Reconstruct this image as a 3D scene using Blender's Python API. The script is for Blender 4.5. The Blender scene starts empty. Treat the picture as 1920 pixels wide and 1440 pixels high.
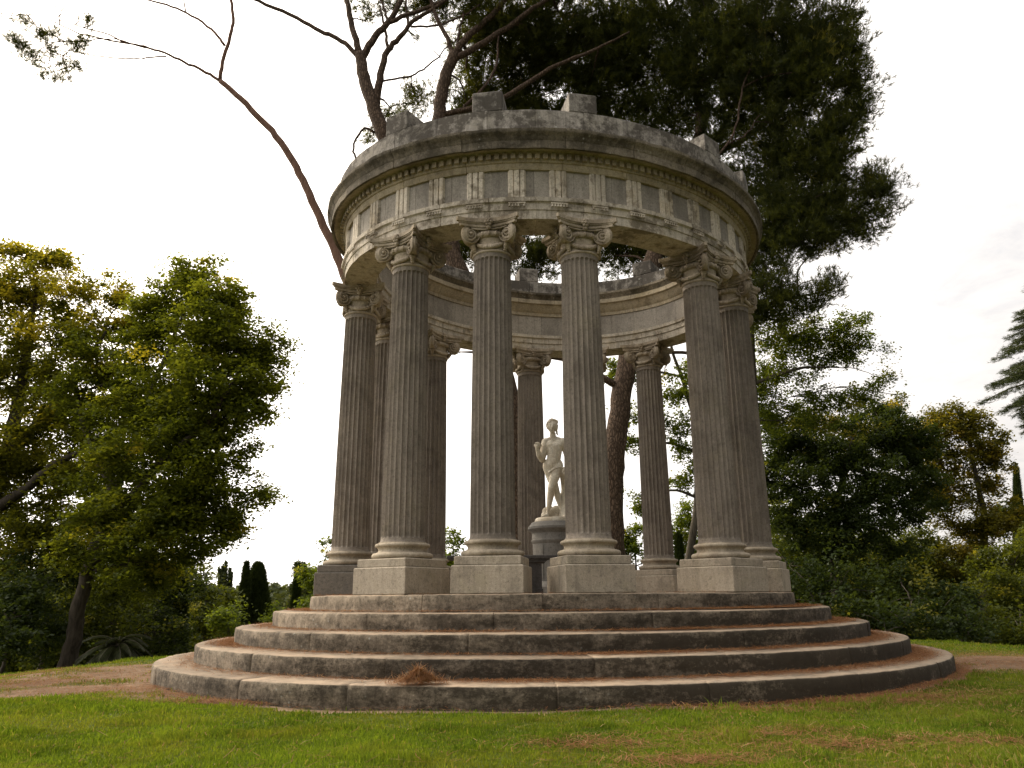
import bpy, math, random
import numpy as np
from mathutils import Vector, Matrix, noise as mnoise
random.seed(7); rng = np.random.default_rng(7)
S = bpy.context.scene
COL = S.collection
PI = math.pi

# ------------------------------------------------------------------ camera model
F, PIT, ROL = 1448.8, 0.26935, 0.00814
CAM = np.array([-0.9876, -17.7344, 1.345])
cP, sP, cR, sR = math.cos(PIT), math.sin(PIT), math.cos(ROL), math.sin(ROL)

def at(px, py, Y):
    """place seen at photo pixel (px,py), Y metres in front of the camera"""
    a, b = (px-960)/F, (py-720)/F
    x, y = a*cR-b*sR, a*sR+b*cR
    k = Y/(cP+y*sP)
    return Vector((CAM[0]+x*k, CAM[1]+Y, CAM[2]+(sP-y*cP)*k))

def on_level(px, py, z):
    """place on the horizontal level z seen at the photo pixel"""
    p = at(px, py, 1.); k = (z-CAM[2])/(p.z-CAM[2])
    return Vector((CAM[0]+(p.x-CAM[0])*k, CAM[1]+k, z))

def zat(px, py, Y):
    return at(px, py, Y).z

# ------------------------------------------------------------------ object helpers
def tag(o, label, cat, group=None, kind=None):
    if label: o['label'] = label
    if cat: o['category'] = cat
    if group: o['group'] = group
    if kind: o['kind'] = kind
    return o

def link(o, parent=None):
    COL.objects.link(o)
    if parent: o.parent = parent
    return o

def empty(name, loc=(0, 0, 0), rz=0):
    o = bpy.data.objects.new(name, None); o.location = loc; o.rotation_euler = (0, 0, rz)
    o.empty_display_size = .2
    return link(o)

def np_mesh(name, V, Fc, mat, tone=None, smooth=False, sharp=None):
    """V (n,3); Fc (m,k) index array or list of arrays with different k"""
    me = bpy.data.meshes.new(name)
    V = np.asarray(V, np.float32)
    Fl = Fc if isinstance(Fc, list) else [Fc]
    Fl = [np.asarray(f, np.int32) for f in Fl if len(f)]
    me.vertices.add(len(V)); me.vertices.foreach_set('co', V.ravel())
    idx = np.concatenate([f.ravel() for f in Fl])
    tot = np.concatenate([np.full(len(f), f.shape[1], np.int32) for f in Fl])
    st = np.concatenate([[0], np.cumsum(tot)[:-1]]).astype(np.int32)
    me.loops.add(len(idx)); me.loops.foreach_set('vertex_index', idx)
    me.polygons.add(len(tot)); me.polygons.foreach_set('loop_start', st)
    try: me.polygons.foreach_set('loop_total', tot)
    except Exception: pass
    if smooth: me.polygons.foreach_set('use_smooth', np.ones(len(tot), bool))
    if tone is not None:
        a = me.attributes.new('tone', 'FLOAT', 'POINT'); a.data.foreach_set('value', np.asarray(tone, np.float32))
    me.update(); me.validate()
    if smooth and sharp: me.set_sharp_from_angle(angle=math.radians(sharp))
    if mat: me.materials.append(mat)
    return me

class MB:
    """collects shapes into one mesh"""
    def __init__(s): s.V = []; s.F = {}; s.T = []; s.n = 0
    def add(s, V, Fs, tone=0.):
        V = np.asarray(V, float).reshape(-1, 3)
        for f in Fs:
            s.F.setdefault(len(f), []).append([i+s.n for i in f])
        s.V.append(V); s.T.append(np.full(len(V), tone) if np.isscalar(tone) else tone); s.n += len(V)
    def arr(s, V, Fa, tone=0.):
        V = np.asarray(V, float)
        s.F.setdefault(Fa.shape[1], []).extend((Fa+s.n).tolist())
        s.V.append(V); s.T.append(np.full(len(V), tone) if np.isscalar(tone) else tone); s.n += len(V)
    def box(s, c, h, rz=0., tone=0., bev=.0):
        x, y, z = h
        if bev > 0:
            b = bev; P = []
            for (zz, ins) in ((-z, b), (-z+b, 0), (z-b, 0), (z, b)):
                X, Y = x-ins, y-ins; q = b*.6 if ins == 0 else b*.3
                P += [(-X+q, -Y, zz), (X-q, -Y, zz), (X, -Y+q, zz), (X, Y-q, zz), (X-q, Y, zz), (-X+q, Y, zz), (-X, Y-q, zz), (-X, -Y+q, zz)]
            Fs = [tuple(range(7, -1, -1)), tuple(range(24, 32))]
            for k in range(3):
                for i in range(8):
                    j = (i+1) % 8; Fs.append((k*8+i, k*8+j, k*8+8+j, k*8+8+i))
        else:
            P = [(-x,-y,-z),(x,-y,-z),(x,y,-z),(-x,y,-z),(-x,-y,z),(x,-y,z),(x,y,z),(-x,y,z)]
            Fs = [(3,2,1,0),(4,5,6,7),(0,1,5,4),(1,2,6,5),(2,3,7,6),(3,0,4,7)]
        P = np.array(P); cz, sz = math.cos(rz), math.sin(rz)
        P = np.c_[P[:,0]*cz-P[:,1]*sz, P[:,0]*sz+P[:,1]*cz, P[:,2]] + np.array(c)
        s.add(P, Fs, tone)
    def lathe(s, prof, n=48, c=(0, 0, 0), tone=0., cap=True):
        t = np.linspace(0, 2*PI, n, endpoint=False); m = len(prof)
        V = np.array([[r*math.cos(a)+c[0], r*math.sin(a)+c[1], z+c[2]] for (r, z) in prof for a in t])
        Fs = [(k*n+i, k*n+(i+1) % n, (k+1)*n+(i+1) % n, (k+1)*n+i) for k in range(m-1) for i in range(n)]
        if cap: Fs += [tuple(range(n-1, -1, -1)), tuple(range((m-1)*n, m*n))]
        s.add(V, Fs, tone)
    def tube(s, pts, rad, n=7, tone=0., cap=True):
        P = np.array([tuple(p) for p in pts], float); m = len(P)
        R = np.asarray(rad, float)
        T = np.gradient(P, axis=0); T /= np.linalg.norm(T, axis=1)[:, None]+1e-9
        ref = np.array([0., 0, 1]) if abs(T[0][2]) < .8 else np.array([1., 0, 0])
        u = np.cross(T[0], ref); u /= np.linalg.norm(u)
        V = np.zeros((m, n, 3)); a = np.arange(n)*2*PI/n
        for i in range(m):
            u = u-T[i]*np.dot(u, T[i]); u /= np.linalg.norm(u)+1e-9
            w = np.cross(T[i], u)
            V[i] = P[i]+R[i]*(np.cos(a)[:, None]*u+np.sin(a)[:, None]*w)
        i, j = np.meshgrid(np.arange(m-1), np.arange(n), indexing='ij'); jj = (j+1) % n
        Fa = np.stack([i*n+j, i*n+jj, (i+1)*n+jj, (i+1)*n+j], -1).reshape(-1, 4)
        s.arr(V.reshape(-1, 3), Fa, tone)
        if cap:
            b = s.n-m*n
            s.F.setdefault(n, []).append([b+k for k in range(n-1, -1, -1)])
            s.F.setdefault(n, []).append([b+(m-1)*n+k for k in range(n)])
    def ball(s, c, r, nu=12, nv=8, tone=0.):
        r = (r, r, r) if np.isscalar(r) else r
        V = [(0, 0, -1)]
        for k in range(1, nv):
            ph = -PI/2+PI*k/nv
            V += [(math.cos(ph)*math.cos(2*PI*i/nu), math.cos(ph)*math.sin(2*PI*i/nu), math.sin(ph)) for i in range(nu)]
        V.append((0, 0, 1)); L = len(V)-1
        Fs = [(0, 1+(i+1) % nu, 1+i) for i in range(nu)]
        for k in range(nv-2):
            for i in range(nu):
                a = 1+k*nu+i; b = 1+k*nu+(i+1) % nu; Fs.append((a, b, b+nu, a+nu))
        Fs += [(L, L-nu+i, L-nu+(i+1) % nu) for i in range(nu)]
        s.add(np.array(V)*np.array(r)+np.array(tuple(c)), Fs, tone)
    def mesh(s, name, mat, smooth=True, sharp=35):
        return np_mesh(name, np.concatenate(s.V), [np.array(v) for v in s.F.values()], mat, np.concatenate(s.T), smooth, sharp)
    def build(s, name, mat, parent=None, smooth=True, sharp=35):
        return link(bpy.data.objects.new(name, s.mesh(name, mat, smooth, sharp)), parent)

# ------------------------------------------------------------------ materials
def new_mat(name):
    m = bpy.data.materials.new(name); m.use_nodes = True
    nt = m.node_tree; nt.nodes.clear()
    return m, nt
class N:
    def __init__(s, nt): s.nt = nt
    def __call__(s, t, ins=None, **kw):
        n = s.nt.nodes.new(t)
        for k, v in kw.items(): setattr(n, k, v)
        for k, v in (ins or {}).items():
            if isinstance(v, bpy.types.NodeSocket): s.nt.links.new(v, n.inputs[k])
            else: n.inputs[k].default_value = v
        return n
    def noise(s, vec, scale, detail=4, rough=.6, dist=0.):
        return s('ShaderNodeTexNoise', {'Vector': vec, 'Scale': scale, 'Detail': detail, 'Roughness': rough, 'Distortion': dist}).outputs['Fac']
    def ramp(s, fac, lo, hi, a=0., b=1.):
        return s('ShaderNodeMapRange', {'Value': fac, 'From Min': lo, 'From Max': hi, 'To Min': a, 'To Max': b}).outputs[0]
    def mix(s, f, A, B, mode='MIX'):
        n = s('ShaderNodeMix', data_type='RGBA', blend_type=mode)
        for k, v in ((0, f), (6, A), (7, B)):
            if isinstance(v, bpy.types.NodeSocket): s.nt.links.new(v, n.inputs[k])
            else: n.inputs[k].default_value = (tuple(v)+(1,) if k and len(v) == 3 else v)
        return n.outputs[2]
    def math(s, op, a, b=0.):
        n = s('ShaderNodeMath', operation=op)
        for k, v in ((0, a), (1, b)):
            if isinstance(v, bpy.types.NodeSocket): s.nt.links.new(v, n.inputs[k])
            else: n.inputs[k].default_value = v
        return n.outputs[0]
    def stretch(s, vec, sc):
        return s('ShaderNodeMapping', {'Vector': vec, 'Scale': sc}).outputs[0]

def stone(name, c1, c2, grain=60, crust=None, crust_amt=.5, streak=0., stain=None, stain_amt=.5, bump=.5, toneamt=1., lichen=0., top=None, top_amt=0., cr0=.47, crw=.15, crust_shade=0.):
    m, nt = new_mat(name); n = N(nt)
    pos = n('ShaderNodeNewGeometry').outputs['Position']
    big = n.noise(pos, 1.1, 7, .74, .3); mid = n.noise(pos, 4.5, 6, .7); fine = n.noise(pos, grain, 3, .7)
    col = n.mix(n.ramp(mid, .3, .7), c1, c2)
    col = n.mix(n.ramp(fine, .35, .65, 0, .55), col, tuple(x*.55 for x in c1))
    if stain:
        col = n.mix(n.ramp(n.noise(pos, 1.7, 5, .7, .6), .5, .68, 0, stain_amt), col, stain)
    sp_ = n.noise(pos, 20., 5, .75)
    col = n.mix(n.ramp(sp_, .53, .66, 0, .6), col, tuple(x*.35 for x in c1))
    col = n.mix(n.ramp(sp_, .42, .33, 0, .35), col, tuple(min(1, x*1.3) for x in c2))
    if streak:
        st = n.noise(n.stretch(pos, (7, 7, .35)), 1., 5, .7)
        col = n.mix(n.ramp(st, .48, .72, 0, streak), col, tuple(x*.32 for x in c1))
        st2 = n.noise(n.stretch(pos, (11, 11, .5)), 1.3, 4, .7)
        col = n.mix(n.ramp(st2, .55, .75, 0, streak*.6), col, tuple(min(1, x*1.25) for x in c2))
    if crust:
        cm = n.math('ADD', big, n.math('MULTIPLY', n.math('SUBTRACT', mid, .5), .7))
        col = n.mix(n.ramp(cm, cr0, cr0+crw, 0, crust_amt), col, crust)
    if lichen:
        li = n('ShaderNodeTexVoronoi', {'Vector': pos, 'Scale': 9.}).outputs['Distance']
        lm = n.math('MULTIPLY', n.ramp(li, .12, .2, 1, 0), n.ramp(n.noise(pos, 2.3, 3, .6), .5, .62, 0, lichen))
        col = n.mix(lm, col, (.38, .38, .33))
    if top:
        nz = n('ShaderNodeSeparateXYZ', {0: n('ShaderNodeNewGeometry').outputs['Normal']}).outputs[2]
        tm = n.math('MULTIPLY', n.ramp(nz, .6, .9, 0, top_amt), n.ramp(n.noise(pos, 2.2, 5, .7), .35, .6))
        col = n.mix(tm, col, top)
    if crust_shade:  # dark riser crust, with painted shade deepening it rightward and lower down
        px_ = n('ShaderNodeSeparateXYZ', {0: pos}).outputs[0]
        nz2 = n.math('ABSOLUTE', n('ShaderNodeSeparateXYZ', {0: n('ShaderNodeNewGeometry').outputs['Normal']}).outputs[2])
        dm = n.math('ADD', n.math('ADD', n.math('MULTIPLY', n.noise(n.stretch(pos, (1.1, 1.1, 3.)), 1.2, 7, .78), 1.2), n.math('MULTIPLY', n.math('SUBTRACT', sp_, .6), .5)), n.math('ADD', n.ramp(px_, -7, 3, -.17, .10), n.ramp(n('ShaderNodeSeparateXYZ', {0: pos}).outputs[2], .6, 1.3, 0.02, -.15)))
        dm = n.math('MULTIPLY', n.ramp(dm, .32, .62, 0, crust_shade), n.ramp(nz2, .85, .5))
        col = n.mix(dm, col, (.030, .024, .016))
    tone = n('ShaderNodeAttribute', attribute_name='tone').outputs['Fac']
    rnd = n('ShaderNodeObjectInfo').outputs['Random']
    k = n.math('ADD', n.math('ADD', .9, n.math('MULTIPLY', rnd, .2)), n.math('MULTIPLY', tone, toneamt))
    hs = n('ShaderNodeHueSaturation', {'Color': col, 'Value': k})
    h = n.math('ADD', n.math('MULTIPLY', fine, .35), n.math('MULTIPLY', mid, 1.2))
    bp = n('ShaderNodeBump', {'Height': h, 'Strength': bump, 'Distance': .02})
    b = n('ShaderNodeBsdfPrincipled', {'Base Color': hs.outputs[0], 'Roughness': .9, 'Normal': bp.outputs[0], 'Specular IOR Level': .2})
    o = n('ShaderNodeOutputMaterial', {'Surface': b.outputs[0]})
    return m

def leafmat(name, c1, c2, c3, trans=.35, gloss=.015, sc=.35):
    """c1 dark, c2 mid, c3 turning colour; 'tone' attribute holds a number per leaf (0..1, above 1 turns colour)"""
    m, nt = new_mat(name); n = N(nt)
    tone = n('ShaderNodeAttribute', attribute_name='tone').outputs['Fac']
    col = n.mix(n.ramp(tone, 0, 1), c1, c2)
    col = n.mix(n.ramp(tone, 1, 2), col, c3)
    d = n('ShaderNodeBsdfDiffuse', {'Color': col, 'Roughness': .6})
    tc = n.mix(1., col, (1.5, 1.35, .55), 'MULTIPLY')
    t = n('ShaderNodeBsdfTranslucent', {'Color': tc})
    mx = n('ShaderNodeMixShader', {0: trans, 1: d.outputs[0], 2: t.outputs[0]})
    g = n('ShaderNodeBsdfGlossy', {'Color': (.8, .85, .8, 1), 'Roughness': .45})
    mx2 = n('ShaderNodeMixShader', {0: gloss, 1: mx.outputs[0], 2: g.outputs[0]})
    n('ShaderNodeOutputMaterial', {'Surface': mx2.outputs[0]})
    return m

def barkmat(name, c1, c2, plate=0.):
    m, nt = new_mat(name); n = N(nt)
    pos = n('ShaderNodeNewGeometry').outputs['Position']
    a = n.noise(n.stretch(pos, (9, 9, 2.2)), 1., 5, .7, .4)
    col = n.mix(n.ramp(a, .35, .65), c1, c2); h = a
    if plate:
        wv = n('ShaderNodeVectorMath', {0: n.stretch(pos, (12, 12, 4.6)), 1: n('ShaderNodeVectorMath', {0: n('ShaderNodeTexNoise', {'Vector': pos, 'Scale': 9.}).outputs['Color'], 'Scale': .8}, operation='SCALE').outputs[0]}, operation='ADD').outputs[0]
        v = n('ShaderNodeTexVoronoi', {'Vector': wv, 'Scale': 1.}, feature='DISTANCE_TO_EDGE').outputs['Distance']
        e = n.ramp(v, .0, .22)
        col = n.mix(e, tuple(x*.6 for x in c1), col); h = n.math('ADD', n.math('MULTIPLY', e, plate), a)
    bp = n('ShaderNodeBump', {'Height': h, 'Strength': .8, 'Distance': .05})
    b = n('ShaderNodeBsdfPrincipled', {'Base Color': col, 'Roughness': .92, 'Normal': bp.outputs[0], 'Specular IOR Level': .15})
    n('ShaderNodeOutputMaterial', {'Surface': b.outputs[0]})
    return m

BLACK = (.035, .031, .026)
M = {}
M['step'] = stone('step_stone', (.235, .19, .14), (.33, .275, .205), 70, (.05, .041, .03), .92, .4, (.24, .20, .13), .35, .8, lichen=.5, top=(.36, .275, .195), top_amt=.8, cr0=.40, crw=.3, crust_shade=.93)
M['ped'] = stone('pedestal_stone', (.36, .31, .24), (.48, .42, .335), 80, (.10, .085, .065), .45, .35, (.27, .24, .15), .4, .55)
M['shaft'] = stone('shaft_granite', (.238, .204, .168), (.335, .292, .243), 95, (.092, .076, .06), .5, .58, (.22, .19, .12), .35, .6)
M['base'] = stone('base_stone', (.40, .34, .255), (.52, .45, .35), 80, (.11, .09, .065), .5, .4, (.28, .22, .14), .5, .5)
M['cap'] = stone('capital_stone', (.40, .335, .25), (.56, .485, .375), 60, (.12, .092, .062), .6, .35, (.30, .23, .13), .55, .7)
M['lime'] = stone('limestone', (.53, .47, .375), (.69, .625, .52), 50, (.12, .095, .062), .75, .65, (.40, .31, .17), .5, .6, cr0=.5, crw=.12)
M['metope'] = stone('metope_granite', (.32, .29, .245), (.45, .41, .35), 45, (.16, .14, .115), .5, .35, None, 0, .9)
M['metope_dark'] = stone('grey_granite', (.165, .148, .125), (.235, .212, .18), 70, (.09, .085, .08), .5, .2, None, 0, .6)
M['cornice'] = stone('cornice_stone', (.36, .305, .215), (.50, .43, .31), 50, (.12, .092, .055), .6, .4, (.36, .28, .14), .4, .8)
M['crown'] = stone('cornice_crown_stone', (.20, .17, .125), (.32, .275, .205), 40, (.050, .042, .028), .86, .6, (.16, .14, .07), .4, 1., lichen=.6, cr0=.42, crw=.2)
M['attic'] = stone('attic_stone', (.30, .275, .24), (.42, .39, .34), 45, (.06, .052, .042), .88, .75, (.20, .18, .12), .4, .9, lichen=1., cr0=.42, crw=.14)
M['marble'] = stone('statue_marble', (.66, .61, .50), (.78, .73, .62), 60, (.33, .26, .17), .55, .4, (.50, .42, .28), .35, .25)
M['greystone'] = stone('pedestal_grey_stone', (.17, .162, .145), (.25, .235, .21), 60, (.10, .10, .095), .5, .4, None, 0, .5)
M['darkstone'] = stone('dark_stone', (.07, .066, .064), (.11, .105, .10), 60, (.03, .028, .027), .6, .3, None, 0, .5)
M['plane'] = leafmat('plane_leaves', (.060, .082, .010), (.165, .195, .024), (.36, .31, .035), .55)
M['plane_y'] = leafmat('plane_leaves_turning', (.062, .074, .010), (.18, .19, .024), (.42, .36, .045), .55)
M['pine'] = leafmat('pine_needles_green', (.028, .038, .008), (.115, .130, .024), (.22, .2, .045), .45, .015)
M['locust'] = leafmat('locust_leaves', (.055, .082, .013), (.14, .18, .028), (.28, .26, .05), .52)
M['darkleaf'] = leafmat('dark_leaves', (.022, .036, .011), (.066, .094, .024), (.22, .21, .035), .42)
M['oak'] = leafmat('oak_leaves', (.070, .074, .012), (.175, .160, .024), (.33, .25, .045), .48)
M['olive'] = leafmat('bush_leaves', (.050, .066, .011), (.13, .155, .022), (.28, .26, .04), .48)
M['bright'] = leafmat('bright_leaves', (.07, .105, .014), (.16, .21, .028), (.24, .23, .045), .5)
M['cypress'] = leafmat('cypress_leaves', (.022, .034, .009), (.06, .082, .022), (.05, .06, .02), .15)
M['cedar'] = leafmat('cedar_needles', (.045, .062, .026), (.12, .145, .06), (.08, .10, .06), .2)
M['palm'] = leafmat('palm_leaves', (.024, .030, .012), (.05, .056, .022), (.12, .10, .045), .3)
M['far'] = leafmat('far_leaves', (.06, .08, .035), (.12, .14, .06), (.2, .19, .09), .3)
M['pinebark'] = barkmat('pine_bark', (.075, .052, .036), (.165, .115, .08), .7)
M['pinelimb'] = barkmat('pine_limb_bark', (.11, .062, .042), (.20, .12, .085))
M['bark'] = barkmat('grey_bark', (.05, .042, .03), (.12, .105, .08))
M['planebark'] = barkmat('plane_bark', (.036, .030, .022), (.085, .07, .052))
M['needles'] = leafmat('dry_needles', (.15, .062, .028), (.30, .145, .066), (.44, .30, .16), .15, .02)
M['twig'] = barkmat('dry_twig', (.22, .18, .13), (.4, .34, .26))

def grassmat():
    m, nt = new_mat('grass_blades'); n = N(nt)
    tone = n('ShaderNodeAttribute', attribute_name='tone').outputs['Fac']
    pos = n('ShaderNodeNewGeometry').outputs['Position']
    col = n.mix(n.ramp(tone, 0, 1), (.058, .098, .012), (.20, .275, .032))
    col = n.mix(n.ramp(n.noise(pos, .8, 4, .65), .45, .66, 0, .45), col, (.235, .225, .04))
    col = n.mix(n.ramp(tone, 1, 2), col, (.34, .25, .11))
    d = n('ShaderNodeBsdfDiffuse', {'Color': col})
    t = n('ShaderNodeBsdfTranslucent', {'Color': n.mix(1., col, (1.3, 1.25, .5), 'MULTIPLY')})
    mx = n('ShaderNodeMixShader', {0: .45, 1: d.outputs[0], 2: t.outputs[0]})
    n('ShaderNodeOutputMaterial', {'Surface': mx.outputs[0]})
    return m
M['grass'] = grassmat()

# ------------------------------------------------------------------ temple plan (an ellipse turned 30 degrees)
PHI = 0.52192
A5, B5, TREAD, RISER, MARG = 5.3766, 4.5704, 0.6775, 0.28, 0.70296
AC, BC = A5-MARG, B5-MARG
ZP = 5*RISER                                 # platform level
def plan(s, off=0., A=AC, B=BC):
    """s: parameter from the near minor-axis end; off: distance outside the column axis line"""
    s = np.asarray(s, float)
    u, v = A*np.sin(s), -B*np.cos(s)
    nx, ny = np.sin(s)/A, -np.cos(s)/B
    L = np.hypot(nx, ny); u = u+off*nx/L; v = v+off*ny/L
    c, sn = math.cos(PHI), math.sin(PHI)
    return u*c-v*sn, u*sn+v*c
def nrm(s, A=AC, B=BC):
    nx, ny = math.sin(s)/A, -math.cos(s)/B
    c, sn = math.cos(PHI), math.sin(PHI)
    return math.atan2(nx*sn+ny*c, nx*c-ny*sn)
# arc length table
_s = np.linspace(0, 2*PI, 3601); _x, _y = plan(_s)
_L = np.concatenate([[0], np.cumsum(np.hypot(np.diff(_x), np.diff(_y)))])
def s_of_arc(f):                              # fraction of the perimeter -> parameter
    return np.interp((np.asarray(f) % 1)*_L[-1], _L, _s)
def arc_of_s(s):
    return np.interp(np.asarray(s) % (2*PI), _s, _L)/_L[-1]

def sweep(mb, prof, joints=(), base_n=300, A=AC, B=BC, groove=.012, rough=0., tones=0., shift=0., closed=False, seed=0, rag=0.):
    """sweep a profile [(off,z),...] round the plan ellipse with grooves at the joints"""
    rs = random.Random(seed)
    js = sorted(j % (2*PI) for j in joints)
    ss = list(np.linspace(0, 2*PI, base_n, endpoint=False)); e = .0026 if A > 4.8 else .0022
    ss = [q for q in ss if all(abs(q-j) > 3*e for j in js)]
    kind = {}
    for j in js:
        for d in (-e, 0, e):
            ss.append(j+d)
        kind[j] = 1
    ss = sorted(ss); n = len(ss); m = len(prof)
    prof = np.array(prof, float); cen = prof.mean(0)
    blocks = max(1, len(js))
    bt = [rs.uniform(-1, 1) for _ in range(blocks)]; bo = [rs.uniform(-1, 1) for _ in range(blocks)]; bz = [rs.uniform(-1, 1) for _ in range(blocks)]
    V = np.zeros((n, m, 3)); T = np.zeros((n, m))
    for i, s in enumerate(ss):
        k = (np.searchsorted(js, s-1e-9, side='right')-1) % blocks if js else 0
        g = groove if s in kind else 0.
        for q in range(m):
            off, z = prof[q]
            d = cen-prof[q]; dl = math.hypot(*d)+1e-9
            off += d[0]/dl*g+bo[k]*shift; z += d[1]/dl*g+bz[k]*shift*.5
            x, y = plan(s, off, A, B)
            if rough or rag:
                nz = mnoise.noise(Vector((x*1.6, y*1.6, z*1.6+seed)))*rough+mnoise.noise(Vector((x*7, y*7, z*7+seed)))*rag
                x, y = plan(s, off+nz, A, B); z += nz*.6
            V[i, q] = (x, y, z)
        T[i, :] = bt[k]*tones
    qn = m if closed else m-1
    i, j = np.meshgrid(np.arange(n), np.arange(qn), indexing='ij'); ii = (i+1) % n; jj = (j+1) % m
    Fa = np.stack([i*m+j, ii*m+j, ii*m+jj, i*m+jj], -1).reshape(-1, 4)
    mb.arr(V.reshape(-1, 3), Fa, T.reshape(-1))

def joints_at(n, ph, jit, seed):
    r = random.Random(seed)
    return [float(s_of_arc((k+ph+r.uniform(-jit, jit))/n)) for k in range(n)]

temple = empty('round_temple')
tag(temple, 'open round stone temple of twelve fluted columns carrying a ring on five oval steps', 'temple')

# steps
for i in range(5):
    A, B = A5+TREAD*(4-i), B5+TREAD*(4-i)
    z1 = RISER*(i+1); z0 = z1-RISER
    mb = MB(); r = .034
    prof = [(0.01, z0-(.5 if i == 0 else .02)), (0.0, z0+.04), (.004, z0+.12), (.0, z1-r*1.3), (-.012, z1-r*.5), (-r*.55, z1-.01), (-r*1.6, z1), (-.3, z1-.002), (-TREAD-.12, z1+.004)]
    nblk = int((20, 18, 17, 15, 14)[i])
    sweep(mb, prof, joints_at(nblk, .13+.37*i, .16, 40+i), 760, A, B, .020, .012, .24, .009, seed=11*i, rag=.012)
    if i == 4:                                # floor inside
        x, y = plan(np.linspace(0, 2*PI, 96, endpoint=False), -TREAD-.10, A, B)
        mb.add(np.c_[x, y, np.full(96, z1+.002)], [tuple(range(96))])
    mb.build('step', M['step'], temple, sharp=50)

# ------------------------------------------------------------------ column (built once)
H0, H1, HS0, HS1, HT = .0, .615, .90, 6.21, 6.87
def shaft_mesh():
    nf, sub = 24, 8; n = nf*sub
    zs = np.concatenate([[0, .03, .06], np.linspace(.075, .15, 8), np.linspace(.3, 5.0, 14), np.linspace(5.12, 5.22, 10), [5.25, 5.31]])
    Hh = HS1-HS0
    V = []; rf0 = .398; rf1 = .352
    for z in zs:
        t = z/Hh
        r = rf0-(rf0-rf1)*(t**1.5)
        if z < .06: r += .03*(1-z/.06)**2
        if z > 5.25: r += .012
        w = PI/nf*r
        for k in range(n):
            u = (k % sub)/sub*2-1            # -1..1 over one flute
            a = 2*PI*(k/n)
            uu = (u)/.86
            dz = 0
            if z < .075+w*.9: dz = (.075+w*.9-z)/(w*.9)
            if z > 5.22-w*.9: dz = max(dz, (z-(5.22-w*.9))/(w*.9))
            q = 1-uu*uu-dz*dz
            d = .043*math.sqrt(q) if q > 0 else 0
            V.append(((r-d)*math.cos(a), (r-d)*math.sin(a), z+HS0))
    m = len(zs)
    i, j = np.meshgrid(np.arange(m-1), np.arange(n), indexing='ij'); jj = (j+1) % n
    Fa = np.stack([i*n+j, i*n+jj, (i+1)*n+jj, (i+1)*n+j], -1).reshape(-1, 4)
    return np_mesh('column', V, Fa, M['shaft'], np.zeros(len(V)), True, 38)
def arcprof(cx, cz, r, a0, a1, n=7, rz=None):
    rz = rz or r
    return [(cx+r*math.cos(math.radians(a0+(a1-a0)*k/(n-1))), cz+rz*math.sin(math.radians(a0+(a1-a0)*k/(n-1)))) for k in range(n)]
def base_mesh():
    mb = MB()
    prof = [(.48, H1-.002)]+arcprof(.485, H1+.055, .068, -80, 80, 8, .053)+[(.475, H1+.112), (.452, H1+.12)]+arcprof(.475, H1+.155, .04, 230, 130, 6)+[(.452, H1+.19), (.46, H1+.198)]+arcprof(.45, H1+.238, .05, -80, 80, 7, .038)+[(.43, H1+.28), (.428, H1+.292)]
    mb.lathe(prof, 64)
    return mb.mesh('base', M['base'])
def pedestal_mesh():
    mb = MB()
    mb.box((0, 0, .231), (.61, .61, .233), 0, 0, .018)
    mb.box((0, 0, .5375), (.565, .565, .0755), 0, 0, .016)
    return mb.mesh('pedestal', M['ped'], True, 30)

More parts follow.
